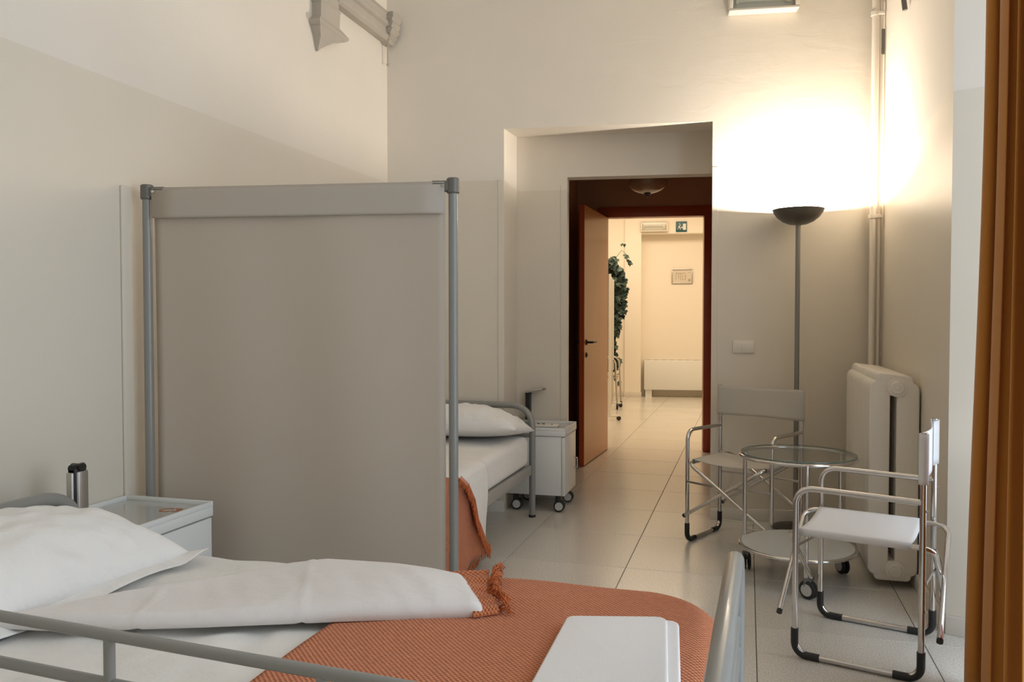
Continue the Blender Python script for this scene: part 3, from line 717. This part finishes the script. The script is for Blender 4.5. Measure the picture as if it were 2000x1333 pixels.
bm = NB(); tube(bm, [(.0, .75, 3.42), (.0, -2.4, 3.42)], .014, 14); obj('rail', bm, M_white_trim, cu)
bm = NB()
for k in range(9):
    bm = NB(); y = .02 - .052 * k; v = [(0 + .022 * math.cos(a), y, 3.415 + .022 * math.sin(a) - .012) for a in [2 * math.pi * q / 16 for q in range(16)]]; tube(bm, v, .003, 6, closed=True)
    tube(bm, [(0, y, 3.395), (0, y, 3.34)], .003, 6); obj('ring', bm, M_steel, cu)
for y in (.72, -2.36): bm = NB(); tube(bm, fillet([(.0, y, 3.42), (.0, y, 3.60), (.04, y, 3.60)], .02), .008, 8); obj('rail_bracket', bm, M_white_trim, cu)
# ================================================================== BEDS
def arch(W_, H=.683, r=.0195, seg=16):
    y = W_ / 2
    return fillet([(0, -y, .012), (0, -y, H), (0, y, H), (0, y, .012)], .125, 10)
def bed(name, label, loc, rz, L_, W_, railz=(.262, .322), guard_side=None):
    """local: head at x=0, foot at x=L"""
    t = thing(name, label, 'bed', loc, rz, 'grey tubular hospital beds')
    for x, nm in ((0, 'headboard'), (L_, 'footboard')):
        bm = NB(); tube(bm, [p + Vector((x, 0, 0)) for p in arch(W_)], .0195, 18); h = obj(nm, bm, M_grey, t, smooth=60)
        for z in ((.585, .50) if nm == 'headboard' else (.515, .445)):
            bm = NB(); tube(bm, [(x, -W_ / 2, z), (x, W_ / 2, z)], .0125, 12); obj('rail', bm, M_grey, h, smooth=60)
        for s_ in (-1, 1):
            bm = NB(); cyl(bm, (x, s_ * W_ / 2, 0), .022, .016, 18, .003); obj('foot_cap', bm, M_rubber, h)
    for s_ in (-1, 1):
        bm = NB(); box(bm, .02, L_ - .02, s_ * (W_ / 2 - .012) - .012, s_ * (W_ / 2 - .012) + .012, railz[0], railz[1], bev=.003); obj('side_rail', bm, M_greyl, t)
    bm = NB(); box(bm, .04, L_ - .04, -W_ / 2 + .03, W_ / 2 - .03, railz[1] - .018, railz[1] - .002, bev=.003); obj('mattress_base', bm, M_greyl, t)
    for k in range(4):
        bm = NB(); x = .25 + k * (L_ - .5) / 3; box(bm, x - .015, x + .015, -W_ / 2 + .024, W_ / 2 - .024, railz[0], railz[1] - .018, bev=.002); obj('cross_bar', bm, M_greyl, t)
    return t
# --- bed in front: head on the left, guard rail on the near side
B1X, B1Y, B1L, B1W = -1.976, 1.505, 1.945, .92
bed1 = bed('hospital_bed', 'grey tubular bed with side guard, in front of the privacy screen', (B1X, B1Y, 0), R(-1.4), B1L, B1W)
def gl(xw, z):
    """point of the guard rail (it runs a little out of line with the bed) in bed coordinates"""
    p = Matrix.Rotation(R(1.4), 3, 'Z') @ Vector((xw - B1X, .993 - .0624 * (xw + 1.154) - B1Y, 0)); p.z = z; return p
bm = NB(); path = fillet([gl(-1.66, .34), gl(-1.66, .731), gl(-.24, .731), gl(-.24, .34)], .05, 6)
tube(bm, path, .0092, 14); gr = obj('guard_rail', bm, M_grey, bed1, smooth=60)
bm = NB(); tube(bm, [gl(-1.66, .656), gl(-.24, .656)], .0092, 14); obj('lower_bar', bm, M_grey, gr, smooth=60)
for x in (-1.42, -.925, -.55):
    bm = NB(); tube(bm, [gl(x, .34), gl(x, .73)], .0088, 12); obj('upright', bm, M_grey, gr, smooth=60)
for x in (-1.66, -.24):
    p_ = gl(x, 0); bm = NB(); box(bm, p_.x - .02, p_.x + .02, p_.y - .016, -B1W / 2 + .01, .27, .36, bev=.004); obj('clamp', bm, M_black, gr)
# black grip on the headboard wall side
# --- mattress 1
def mattress(label, x0, x1, y0, y1, z0, z1, m=M_sheet, cr=.07):
    bm = NB(); slab(bm, roundpoly([(x0, y0), (x1, y0), (x1, y1), (x0, y1)], cr, 6), z0, z1, .04, 6)
    return tag(obj('mattress', bm, m, smooth=60), label, 'mattress')
mattress('white sheeted mattress on the bed in front of the screen', -1.92, -.065, 1.085, 1.925, .322, .535, cr=.13)
# --- wrinkled top sheet lying on it (shows at the near side and beside the pillow)
def hump(p, k=1.0, o=0.): return noise.noise(Vector((p[0] * k + o, p[1] * k, o)))
def sh(u, v):
    x = -1.50 + .80 * u; y = 1.075 + .868 * v
    z = .541 + .007 * hump((x * 7, y * 12), 1, 3) + .010 * max(0, hump((x * 3.2 + y * 2, y * 5), 1, 8)) + .004 * math.sin(x * 46 + 5 * hump((x * 4, y * 4), 1, 2)) * smoothstep(1.30, 1.42, y) * (1 - smoothstep(1.42, 1.52, y))
    e = smoothstep(0, .05, v) * smoothstep(1, .955, v)
    z -= .045 * (1 - e)
    return Vector((x, y, z))
bm = grid(sh, 60, 60); solid(tag(obj('top_sheet', bm, M_sheet, smooth=180), 'white cotton top sheet on the front bed, below the turned back flap', 'sheet'), .003, -1)
# --- blanket 1: rounded woven cover over the foot half
def blanket1():
    x0, x1, y0, y1 = -.855, -.044, 1.068, 1.952
    cr = .13; e = .055; ztop = .556; zb = .36
    # rows run from the hem up the foot/far side onto the top: build as polar-ish grid in (x,y) with drop by edge distance
    def f(u, v):
        # u along length, v across; beyond the edge the cloth bends down
        ox = u * (x1 - x0 + .17); oy = v * (y1 - y0 + .32) - .16
        X = x0 + ox; Y = y0 + oy
        # distances past the rounded rectangle
        cx = min(X, x1 - cr - e); cy = min(max(Y, y0 + e), y1 - cr - e)
        dx, dy = X - cx, Y - cy
        if Y < y0 + e: rad = 0
        else: rad = cr
        d = math.hypot(max(0, dx), dy)
        lim = rad
        if d <= lim or d < 1e-6:
            return Vector((X, Y, ztop + .0))
        ex = d - lim
        ux, uy = max(0, dx) / d, dy / d
        if ex < e * math.pi / 2:
            a = ex / e; r_ = lim + e * math.sin(a); z = ztop - e * (1 - math.cos(a))
        else:
            r_ = lim + e; z = ztop - e - (ex - e * math.pi / 2)
        X2 = (cx + ux * r_) if dx > 0 else X
        return Vector((X2, cy + uy * r_, max(z, zb)))
    def g_(u, v):
        p = f(u, v); p.z += .004 * hump((p.x * 5, p.y * 5), 1, 2) * (1 if p.z > .5 else 0); p.z += .004 * math.sin((p.x + 1) * 3.0)
        return p
    bm = grid(g_, 90, 110, uvf=lambda u, v, co: (u * (x1 - x0 + .17), v * (y1 - y0 + .32)))
    o = solid(obj('blanket', bm, M_blanket, smooth=180), .006, -1)
    return tag(o, 'orange woven blanket spread over the foot of the front bed', 'blanket')
blanket1()
# --- turned back flap: white lining up, fringe showing at its tip
FL = [(-1.568, 1.277), (-1.387, 1.311), (-1.286, 1.343), (-1.092, 1.418), (-.839, 1.525), (-.645, 1.601), (-.548, 1.640)]
FU = [(-1.53, 1.290), (-1.47, 1.377), (-1.38, 1.520), (-1.261, 1.650), (-1.137, 1.815), (-1.06, 1.878), (-.885, 1.886), (-.778, 1.875), (-.668, 1.850)]
def flapf(u, v):
    a = poly_at([(x, y, 0) for x, y in FL], u); b = poly_at([(x, y, 0) for x, y in FU], u)
    p = a.lerp(b, v)
    th = .026 * smoothstep(0, .06, u) + .004
    if v < .10: prof = math.sqrt(max(0, 1 - (1 - v / .10) ** 2))
    else: prof = 1 - .25 * smoothstep(.1, .7, v)
    z = .560 + th * prof
    z += .016 * math.sin(min(1, v * 1.0) * math.pi) * smoothstep(.45, .75, u) * (1 - smoothstep(.9, 1, u)) 
    z += (.007 * hump((p.x * 7, p.y * 3), 1, 5) + .004 * hump((p.x * 16 + p.y * 14, p.y * 4), 1, 1)) * math.sin(math.pi * min(1, v * 1.02 + .0))
    if v > .93: z -= .03 * smoothstep(.93, 1, v)
    # crease left from folding
    z += .0035 * math.exp(-((u - .64 + .02 * v) / .006) ** 2) + .003 * math.exp(-((u - .33 + .02 * v) / .006) ** 2)
    # end lip droops at tip
    if u > .985: z -= .010 * smoothstep(.985, 1, u)
    p.y -= .012 * (1 - v) * (1 if v < .1 else 0) * 0
    return Vector((p.x, p.y, z))
bm = grid(flapf, 120, 48); fo = solid(obj('folded_sheet', bm, M_flap, smooth=180), .006, -1)
tag(fo, 'white sheet flap turned back diagonally across the front bed', 'sheet')
# fringed blanket end under the flap tip
TP = [(-.700, 1.872), (-.655, 1.818), (-.622, 1.751), (-.584, 1.69), (-.560, 1.628)]
TE = [(-.600, 1.895), (-.592, 1.835), (-.578, 1.785), (-.545, 1.728), (-.512, 1.668)]
def endf(u, v):
    a = poly_at([(x, y, 0) for x, y in TP], u); b = poly_at([(x, y, 0) for x, y in TE], u); p = a.lerp(b, v * .96 - .12)
    z = .572 + .006 * math.sin(u * 40) * .6 + .010 * math.sin(u * math.pi * 2.6 + 1) * v + .004 * (1 - v)
    if u > .93: z -= .014 * smoothstep(.93, 1, u)
    return Vector((p.x, p.y, z))
bm = grid(endf, 60, 16, uvf=lambda u, v, co: (u * .27, v * .08))
fe = thing('blanket_end', 'fringed orange blanket end poking out at the tip of the white flap', 'blanket', (0, 0, 0))
solid(obj('border', bm, M_blanket, fe, smooth=180), .006, -1)
bm = NB(); rnd = random.Random(5)
for k in range(110):
    u = (k + .5) / 110; a = poly_at([(x, y, 0) for x, y in TE], u); d = Vector((math.cos(.35 - u * .9), math.sin(.35 - u * .9) * 1, 0)) if u < .3 else Vector((.96, -.05 - .2 * u, 0))
    if u < .25: d = Vector((.55, .8, 0))
    L_ = rnd.uniform(.014, .026); z = .574 + .010 * math.sin(u * math.pi * 2.6 + 1) - (.012 if u > .93 else 0)
    b = a + d * .0 - d * .006; c = a + d * L_ * .5 + Vector((rnd.uniform(-.006, .006), rnd.uniform(-.006, .006), rnd.uniform(0, .012))); e = a + d * L_ + Vector((rnd.uniform(-.01, .01), rnd.uniform(-.01, .01), -.004))
    tube(bm, [Vector((b.x, b.y, z)), Vector((c.x, c.y, z + .004 + c.z)), Vector((e.x, e.y, z - .002))], .0016, 5)
tag(obj('fringe', bm, M_fringe, fe, smooth=180), kind='stuff')
# --- towel
tw = thing('towel', 'folded white towel lying on the orange blanket', 'towel', (0, 0, 0))
def towel_layer(z0, z1, pts, r, ins):
    bm = NB(); slab(bm, roundpoly(pts, r, 6), z0, z1, min(.008, (z1 - z0) / 2.01), 4); return bm
q = [(-.352, 1.318), (-.104, 1.378), (-.135, 1.716), (-.366, 1.655)]
ext = [(-.356, 1.262), (-.099, 1.322), (-.135, 1.716), (-.366, 1.655)]
obj('fold', towel_layer(.5590, .5710, ext, .022, 0), M_towel, tw, smooth=60)
q2 = [(-.354, 1.266), (-.120, 1.321), (-.158, 1.698), (-.362, 1.644)]
obj('fold', towel_layer(.5712, .5830, q2, .022, 0), M_towel, tw, smooth=60)
# --- pillows
def pillow(label, loc, rot, a, b, h, flange=0.0, seed=0):
    def srf(sgn):
        def f(u, v):
            x = -1 + 2 * u; y = -1 + 2 * v
            # pinch sides so that the corners stand out as ears
            sx = a * x * (1 - .075 * (1 - y * y)); sy = b * y * (1 - .05 * (1 - x * x))
            t = max(0, (1 - abs(x) ** 2.6)) ** .62 * max(0, (1 - abs(y) ** 3.0)) ** .62
            z = h * t * (1 if sgn > 0 else -.32)
            wr = .016 * hump((sx * 8, sy * 4.5), 1, seed) + .009 * hump((sx * 22 + sy * 6, sy * 13), 1, seed + 4)
            edge = (1 - (max(abs(x), abs(y))) ** 8)
            z += (wr + .007 * math.sin(sy * 60 + 4 * hump((sx * 6, sy * 6), 1, seed)) * smoothstep(.5, .95, abs(x))) * (1 if sgn > 0 else 0) * edge
            return Vector((sx, sy, z))
        return f
    bm = grid(srf(1), 56, 64); b2 = grid(srf(-1), 56, 64)
    me = bpy.data.meshes.new('t'); b2.to_mesh(me); b2.free(); bm.from_mesh(me); bpy.data.meshes.remove(me)
    bmesh.ops.remove_doubles(bm, verts=bm.verts[:], dist=.0006)
    t = thing('pillow', label, 'pillow', loc); t.rotation_euler = rot
    obj('pillow_body', bm, M_pillow, t, smooth=180)
    if flange:
        def fl2(u, v):
            y = -1 + 2 * v; x = a * (.99 - .075 * (1 - y * y)) - .012 + (flange + .012) * u
            return Vector((x, b * y * (1 + .01 * u), .004 - .008 * u + .010 * u * math.sin(v * 9 + 1) + .03 * u * smoothstep(.88, 1, v)))
        bm = grid(fl2, 8, 50); solid(obj('pillowcase_hem', bm, M_pillow, t, smooth=180), .003, 0)
    return t
pillow('plump white pillow at the head of the front bed', (-1.735, 1.475, .585), (0, R(5), R(-3)), .255, .395, .142, .045, 1)

# --- bed behind the screen: head at the back wall
B2L = 1.93
bed2 = bed('hospital_bed', 'grey tubular bed behind the screen with its head at the niche', (-1.695, 4.70, 0), R(-90), B2L, .88)
m2 = mattress('white sheeted mattress on the bed behind the screen', -2.115, -1.262, 2.82, 4.665, .322, .502, cr=.06)
pillow('plump white pillow at the head of the bed behind the screen', (-1.62, 4.43, .565), (R(-8), 0, R(2)), .40, .24, .145, 0, 9)
# turned down sheet and blanket hanging over its side
def prof_side(s, x_edge=-1.262, z_top=.508, r=.04, off=.006, flare=.03):
    """cloth path: s metres from 0.5 m inside the mattress, over the edge and down"""
    top = .45
    if s < top: return (x_edge - r - (top - s), z_top)
    q_ = s - top
    if q_ < r * math.pi / 2: a = q_ / r; return (x_edge - r + (r + off) * math.sin(a), z_top - r + r * math.cos(a))
    q_ -= r * math.pi / 2; return (x_edge + off + flare * q_, z_top - r - q_)
def curve_y(z):   # edge line between white sheet and orange blanket on the hanging side
    P_ = [(.55, 3.24), (.45, 3.42), (.36, 3.50), (.26, 3.535), (.13, 3.635), (.05, 3.715), (.0, 3.74)]
    for (z1, y1), (z2, y2) in zip(P_, P_[1:]):
        if z <= z1 and z >= z2: return y1 + (y2 - y1) * (z1 - z) / (z1 - z2)
    return 3.24 if z > .55 else 3.74
def sheet2(u, v):
    s = .0 + v * .93; x, z = prof_side(s, off=.018, flare=.05)
    yr = 3.775 - .06 * smoothstep(.5, .05, z)
    yl = curve_y(z) if z < .52 else 3.24 - .3 * smoothstep(.52, .51, z) * 0
    y = yr + (yl - yr) * u
    if z < .45: x += .012 * math.sin(y * 23 + z * 4) * smoothstep(.45, .1, z) + .006
    return Vector((x, y, z))
bm = grid(sheet2, 30, 60); solid(tag(obj('top_sheet', bm, M_sheet, smooth=180), 'white sheet turned down and hanging over the side behind the screen', 'sheet'), .003, 0)
bl2 = thing('blanket', 'orange fringed blanket hanging to the floor behind the screen', 'blanket', (0, 0, 0))
def blank2(u, v):
    s = .0 + v * .905; x, z = prof_side(s, off=.012, flare=.075 + .05 * u * 0)
    yr = min(curve_y(z) + .03, 3.70) if z < .5 else 3.30
    y = yr + (2.84 - yr) * u
    if z < .45: x += .014 * math.sin(y * 17 + 1 + z * 3) * smoothstep(.45, .1, z)
    z = max(z, .035 + .02 * math.sin(y * 9) + .03 * smoothstep(3.5, 3.75, y))
    return Vector((x, y, z))
bm = grid(blank2, 60, 60, uvf=lambda u, v, co: (u * .9, v * .93)); solid(obj('cloth', bm, M_blanket, bl2, smooth=180), .005, 0)
bm = NB(); rnd = random.Random(8)
for k in range(60):      # fringe of the turned edge, along the curve
    z = .50 - .43 * k / 59; y = curve_y(z) + .006; x = -1.262 + .028 + .05 * (.47 - z) + .010
    d = Vector((.004, -.022 - rnd.uniform(0, .014), -.02 - rnd.uniform(0, .01)))
    p = Vector((x + .004, y, z)); tube(bm, [p + Vector((0, .012, .008)), p, p + d * .6, p + d + Vector((rnd.uniform(-.004, .004), 0, 0))], .0024, 5)
for k in range(80):      # fringe along the bottom hem
    y = 2.86 + .86 * k / 79; x, _ = prof_side(.90, off=.012, flare=.075); x += .014 * math.sin(y * 17 + 1 + .2) * .9
    z = .038 + .02 * math.sin(y * 9) + .03 * smoothstep(3.5, 3.75, y)
    tube(bm, [(x - .001, y, z + .02), (x + .002, y, z), (x + rnd.uniform(-.005, .008), y + rnd.uniform(-.006, .006), max(.003, z - rnd.uniform(.02, .034)))], .0022, 5)
tag(obj('fringe', bm, M_fringe, bl2, smooth=180), kind='stuff')
bm = NB()        # rolled hem strip between sheet and blanket
tube(bm, [(-1.262 + .026 + .05 * (.47 - z) + .004, curve_y(z) + .004, z) for z in [.50 - .02 * k for k in range(23)]], .007, 8); obj('rolled_hem', bm, M_fringe, bl2, smooth=180)

# ================================================================== BEDSIDE CABINETS
def cabinet(label, loc, rz, H, post_x, post_y, arm, mark):
    """local: x 0..w to the right (door side +x), y 0..d away from the camera"""
    t = thing('bedside_cabinet', label, 'cabinet', loc, rz, 'white bedside cabinets on casters'); w_, d = (.385, .37) if H < .55 else (.366, .37)
    zb = .105
    bm = NB(); box(bm, 0, w_ - .022, .004, d - .004, zb, H - .055, bev=.003); obj('cabinet_body', bm, M_white, t)
    bm = NB(); box(bm, w_ - .020, w_, .004, d - .004, zb, H - .058, bev=.003); dr = obj('door', bm, M_white, t)
    bm = NB(); tube(bm, fillet([(w_, d - .06, .30), (w_ + .022, d - .06, .30), (w_ + .022, d - .06, .235), (w_, d - .06, .235)], .008), .0045, 8); obj('handle', bm, M_chrome, dr)
    bm = NB()
    z0, z1 = H - .052, H
    box(bm, -.004, w_ + .004, 0, d, z0, H - .018, bev=.003)
    for a in ((-.004, w_ + .004, 0, .012), (-.004, w_ + .004, d - .012, d), (-.004, .008, .012, d - .012), (w_ - .008, w_ + .004, .012, d - .012)): box(bm, *a, H - .0185, z1, bev=.002)
    top = obj('tray_top', bm, M_white, t)
    bm = NB(); box(bm, .010, w_ - .010, .014, d - .014, H - .018, H - .0155); obj('tray_film', bm, M_tray, top, smooth=0)
    for cx, cy in ((.06, .045), (w_ - .05, .045), (.06, d - .045), (w_ - .05, d - .045)):
        bm = NB(); box(bm, cx - .016, cx + .016, cy - .014, cy + .014, .062, .105, bev=.003)
        for sx in (-1, 1):
            lathe(bm, [(.0, -.009), (.024, -.009), (.033, -.004), (.035, 0), (.033, .004), (.024, .009), (0, .009)], seg=22, M=Matrix.Translation((cx + .008, cy + sx * .014, .035)) @ Matrix.Rotation(R(75), 4, 'X'))
        c = obj('caster', bm, M_rubber, t)
        bm = NB(); lathe(bm, [(0, .0), (.026, 0), (.024, .004), (0, .005)], seg=22, M=Matrix.Translation((cx + .008, cy - .022, .035)) @ Matrix.Rotation(R(75), 4, 'X')); obj('hub_cap', bm, M_hub, c)
    return t
cab2 = cabinet('white bedside cabinet in the niche beside the open door', (-1.470, 4.835, 0), R(1), .53, 0, 0, 0, 0)
def post(parent, x, y, zb, zt, wx, wy, folded):
    bm = NB(); box(bm, x - wx, x + wx, y - wy, y + wy, zb, zt, bev=.006); p_ = obj('tray_post', bm, M_black, parent)
    if folded:
        bm = NB(); box(bm, x - wx + .004, x + wx - .002, y - wy - .010, y - wy + .001, zb + .05, zt - .012, bev=.004)
        box(bm, x + wx - .001, x + wx + .010, y - wy + .004, y + wy - .004, zb + .05, zt - .010, bev=.004); obj('folded_arm', bm, M_steel, p_)
    bm = NB(); tube(bm, [(x - wx - .003, y, zt), (x + wx + .003, y, zt)], .012, 14); tube(bm, [(x, y - wy, zt - .002), (x, y + wy, zt - .002)], .013, 14); obj('hinge', bm, M_black, p_)
    return p_
p2 = post(cab2, .065, .345, .40, .715, .017, .022, False)
bm = NB(); M = Matrix.Translation((.05, .345, .722)) @ Matrix.Rotation(R(-9), 4, 'Y')
box(bm, 0, .10, -.034, .034, -.007, .007, bev=.005, M=M); tube(bm, [M @ Vector(q_) for q_ in ((.06, -.036, .003), (.118, -.032, .003), (.134, 0, .003), (.118, .032, .003), (.06, .036, .003))], .007, 8); obj('tray_arm', bm, M_steel, p2)
bm = NB(); box(bm, 0, .14, 0, .045, 0, .022, bev=.005)
dev = thing('call_handset', 'small pale handset with two dark buttons on the niche cabinet', 'handset', (-1.325, 4.955, .515), R(3))
bm.free(); bm = NB(); box(bm, 0, .165, 0, .11, 0, .018, bev=.006); obj('case', bm, M_plastic, dev)
for x in (.035, .068):
    bm = NB(); cyl(bm, (x, .035, .016), .0095, .006, 16, .001); obj('button', bm, M_dark, dev)
bm = NB(); cyl(bm, (.125, .03, .016), .005, .006, 12, .001); obj('button', bm, M_dark, dev)
cab1 = cabinet('white bedside cabinet marked C3 beside the front bed pillow', (-2.190, 2.045, 0), R(0), .563, 0, 0, 0, 0)
post(cab1, .168, -.027, .40, .744, .015, .024, True)
fc = bpy.data.curves.new('lettering', 'FONT'); fc.body = 'C3'; fc.size = .068; fc.extrude = .0006; fc.offset = .0008
fo_ = bpy.data.objects.new('lettering', fc); COL.objects.link(fo_)
dg = bpy.context.evaluated_depsgraph_get(); me = bpy.data.meshes.new_from_object(fo_.evaluated_get(dg)); bpy.data.objects.remove(fo_)
lt = bpy.data.objects.new('lettering', me); COL.objects.link(lt); me.materials.clear(); me.materials.append(M_orange_ink)
lt.parent = cab1; lt.location = (.242, .232, .563 - .0148); lt.rotation_euler = (0, 0, R(14)); lt['label'] = 'orange letters C3 on the cabinet top'
# ================================================================== PRIVACY SCREEN
privacy_screen('privacy_screen', 'tall beige privacy screen in a grey tube frame standing between the two beds', None, (-2.135, 2.47), (-.998, 2.655), 1.697, 0, M_grey, .115)

# ================================================================== CHAIRS
def rot_box(bm, a, b, w_, h_):
    a = Vector(a); b = Vector(b); d = b - a; M = Matrix.Translation(a) @ d.to_track_quat('X', 'Z').to_matrix().to_4x4()
    box(bm, 0, d.length, -w_ / 2, w_ / 2, -h_ / 2, h_ / 2, bev=.001, seg=1, M=M)
def chair(label, loc, rz, W_=.47, D=.40, cm=M_canvas, group='folding canvas armchairs'):
    """local: front towards -y"""
    t = thing('folding_armchair', label, 'chair', loc, rz, group)
    x, y = W_ / 2, D / 2; r = .0105; ZA = .612; SZ = .445
    for s_ in (-1, 1):
        X = s_ * x
        pth = fillet([(X, y, .835), (X, y, .012), (X, -y, .012), (X, -y, ZA), (X, y - .005, ZA - .008)], [0, .055, .055, .055, 0], 7)
        bm = NB(); tube(bm, pth, r, 14); sf = obj('side_frame', bm, M_chrome, t, smooth=60)
        for yy in (-y, y):
            sg = 1 if yy < 0 else -1
            bm = NB(); tube(bm, fillet([(X, yy, .105), (X, yy, .0125), (X, yy + sg * .085, .0125)], .05, 7), .0135, 14)
            obj('foot_cap', bm, M_black, sf, smooth=60)
        bm = NB(); M = Matrix.Translation((X, y + .0105, .575)) @ Matrix.Rotation(R(-90), 4, 'X'); cyl(bm, (0, 0, 0), .004, .006, 8, M=M)
        M = Matrix.Translation((X, y + .0105, .24)) @ Matrix.Rotation(R(-90), 4, 'X'); cyl(bm, (0, 0, 0), .004, .006, 8, M=M); obj('rivet', bm, M_steel, sf)
        # crossing leg: seat tube of this side, running down to the other side at front and back
        xi = X - s_ * .035; xo = -X + s_ * .004
        oy = .034 if s_ > 0 else .054
        pth = fillet([(xo, -y - oy, .155), (xi, -y - oy, SZ - .0), (xi, y + oy, SZ - .0), (xo, y + oy, .155)], [0, .05, .05, 0], 7)
        bm = NB(); tube(bm, pth, .0095, 12); cl = obj('crossing_leg', bm, M_chrome, t, smooth=60)
        for sg in (-1, 1):
            bm = NB(); d = Vector((xo - xi, 0, .155 - SZ)).normalized(); p_ = Vector((xo, sg * (y + oy), .155)); tube(bm, [p_ - d * .004, p_ + d * .008], .0105, 12); obj('end_cap', bm, M_black, cl)
        for sg in (-1, 1):   # short link from post to crossing leg
            bm = NB(); zz = .335; fr = (zz - .155) / (SZ - .155); xm = xo + (xi - xo) * fr
            rot_box(bm, (X, sg * (y + .012), zz), (xm, sg * (y + oy - .010), zz), .003, .012); obj('link', bm, M_steel, t)
    # seat canvas with sleeves round the seat tubes
    def seat(u, v):
        xx = -x + .035 + (W_ - .07) * u; yy = -y + .0 + (D - .035) * v
        sag = -.016 * math.sin(math.pi * u) - .006 * math.sin(math.pi * u) * math.sin(v * 3.1)
        return Vector((xx, yy, SZ + .0105 + sag))
    bm = grid(seat, 24, 20)
    for s_ in (-1, 1):
        n = 12; xc = s_ * (x - .035); rings = []
        for k in range(13):
            a = 2 * math.pi * k / 12
            rings.append([bm.verts.new((xc + .0125 * math.sin(a), -y + (D - .035) * j / 10, SZ + .0125 * math.cos(a))) for j in range(11)])
        for A, B in zip(rings, rings[1:]):
            for j in range(10): bm.faces.new((A[j], A[j + 1], B[j + 1], B[j]))
    solid(obj('seat', bm, cm, t, smooth=60), .0016, 0)
    def back(u, v):
        # strip wrapped round both posts
        z = .665 + .168 * v
        per = [(-x + .0, y + .0145)]
        a = u
        if a < .12: an = math.pi * (a / .12); return Vector((-x - .0145 * math.sin(an), y + .0145 * math.cos(an), z))
        if a > .88: an = math.pi * (1 - a) / .12; return Vector((x + .0145 * math.sin(an), y + .0145 * math.cos(an), z))
        w2 = (a - .12) / .76; return Vector((-x + 2 * x * w2, y - .0145 + .020 * math.sin(math.pi * w2), z - .010 * math.sin(math.pi * w2) * (v - .3)))
    bm = grid(back, 50, 10)
    def back2(u, v):
        z = .667 + .164 * v; return Vector((-x + .12 * u, y + .0145 - .012 * smoothstep(.3, 1, u), z)) 
    solid(obj('backrest', bm, cm, t, smooth=60), .0016, 0)
    for s_ in (-1, 1):
        bm = grid(lambda u, v: Vector((s_ * (x - .07 * u), y + .0145 - .014 * u, .667 + .164 * v)), 6, 6); solid(obj('backrest_sleeve', bm, cm, t, smooth=60), .0016, 0)
    return t
chair('chrome folding armchair with ecru canvas, behind the glass trolley table', (-.012, 4.462, 0), R(-25.7), .475, .37, M_canvas2)
chair('chrome folding armchair with bright white canvas, nearest the curtain', (.426, 3.172, 0), R(-105.5), .455, .405, M_canvas)

# ================================================================== TROLLEY TABLE
tb = thing('trolley_table', 'round two tier chrome trolley table with clear glass top', 'table', (.228, 3.905, 0), 0)
RT = .255
def ring(bm, r, z, tr, seg=56): tube(bm, [(r * math.cos(a), r * math.sin(a), z) for a in [2 * math.pi * k / seg for k in range(seg)]], tr, 10, closed=True)
bm = NB(); ring(bm, RT, .577, .0085); o = obj('top_ring', bm, M_chrome, tb, smooth=180)
bm = NB(); ring(bm, RT, .160, .0085); obj('lower_ring', bm, M_chrome, tb, smooth=180)
bm = NB(); cyl(bm, (0, 0, .5865), RT - .002, .006, 64, .0012); gt_ = obj('glass_top', bm, M_glass, tb, smooth=40)
bm = NB(); lathe(bm, [(RT - .0018, .5870), (RT - .0008, .5878), (RT - .0008, .5915), (RT - .0018, .5925)], seg=64); obj('glass_edge', bm, M_glassedge, gt_, smooth=60)
bm = NB(); cyl(bm, (0, 0, .162), RT - .006, .007, 64, .0012); obj('frosted_shelf', bm, M_frost, tb, smooth=40)
for ang in (38, 157, 275):
    a = R(ang); x, y = RT * math.cos(a), RT * math.sin(a)
    bm = NB(); tube(bm, [(x, y, .085), (x, y, .577)], .0095, 12); obj('leg', bm, M_chrome, tb, smooth=60)
    bm = NB(); M = Matrix.Translation((x + .012, y, .041)) @ Matrix.Rotation(R({38: 28, 157: 5, 275: 55}[ang]), 4, 'Z') @ Matrix.Rotation(R(90), 4, 'Y')
    for s_ in (-.011, .011): lathe(bm, [(0, s_ - .007), (.030, s_ - .007), (.039, s_ - .003), (.041, s_), (.039, s_ + .003), (.030, s_ + .007), (0, s_ + .007)], seg=24, M=M)
    c = obj('caster', bm, M_rubber, tb, smooth=40)
    bm = NB(); box(bm, x - .010, x + .022, y - .012, y + .012, .05, .092, bev=.004); obj('caster_fork', bm, M_dark2, c)
    bm = NB(); lathe(bm, [(0, -.021), (.026, -.020), (.024, -.018), (0, -.018)], seg=24, M=M); obj('hub_cap', bm, M_hub, c)
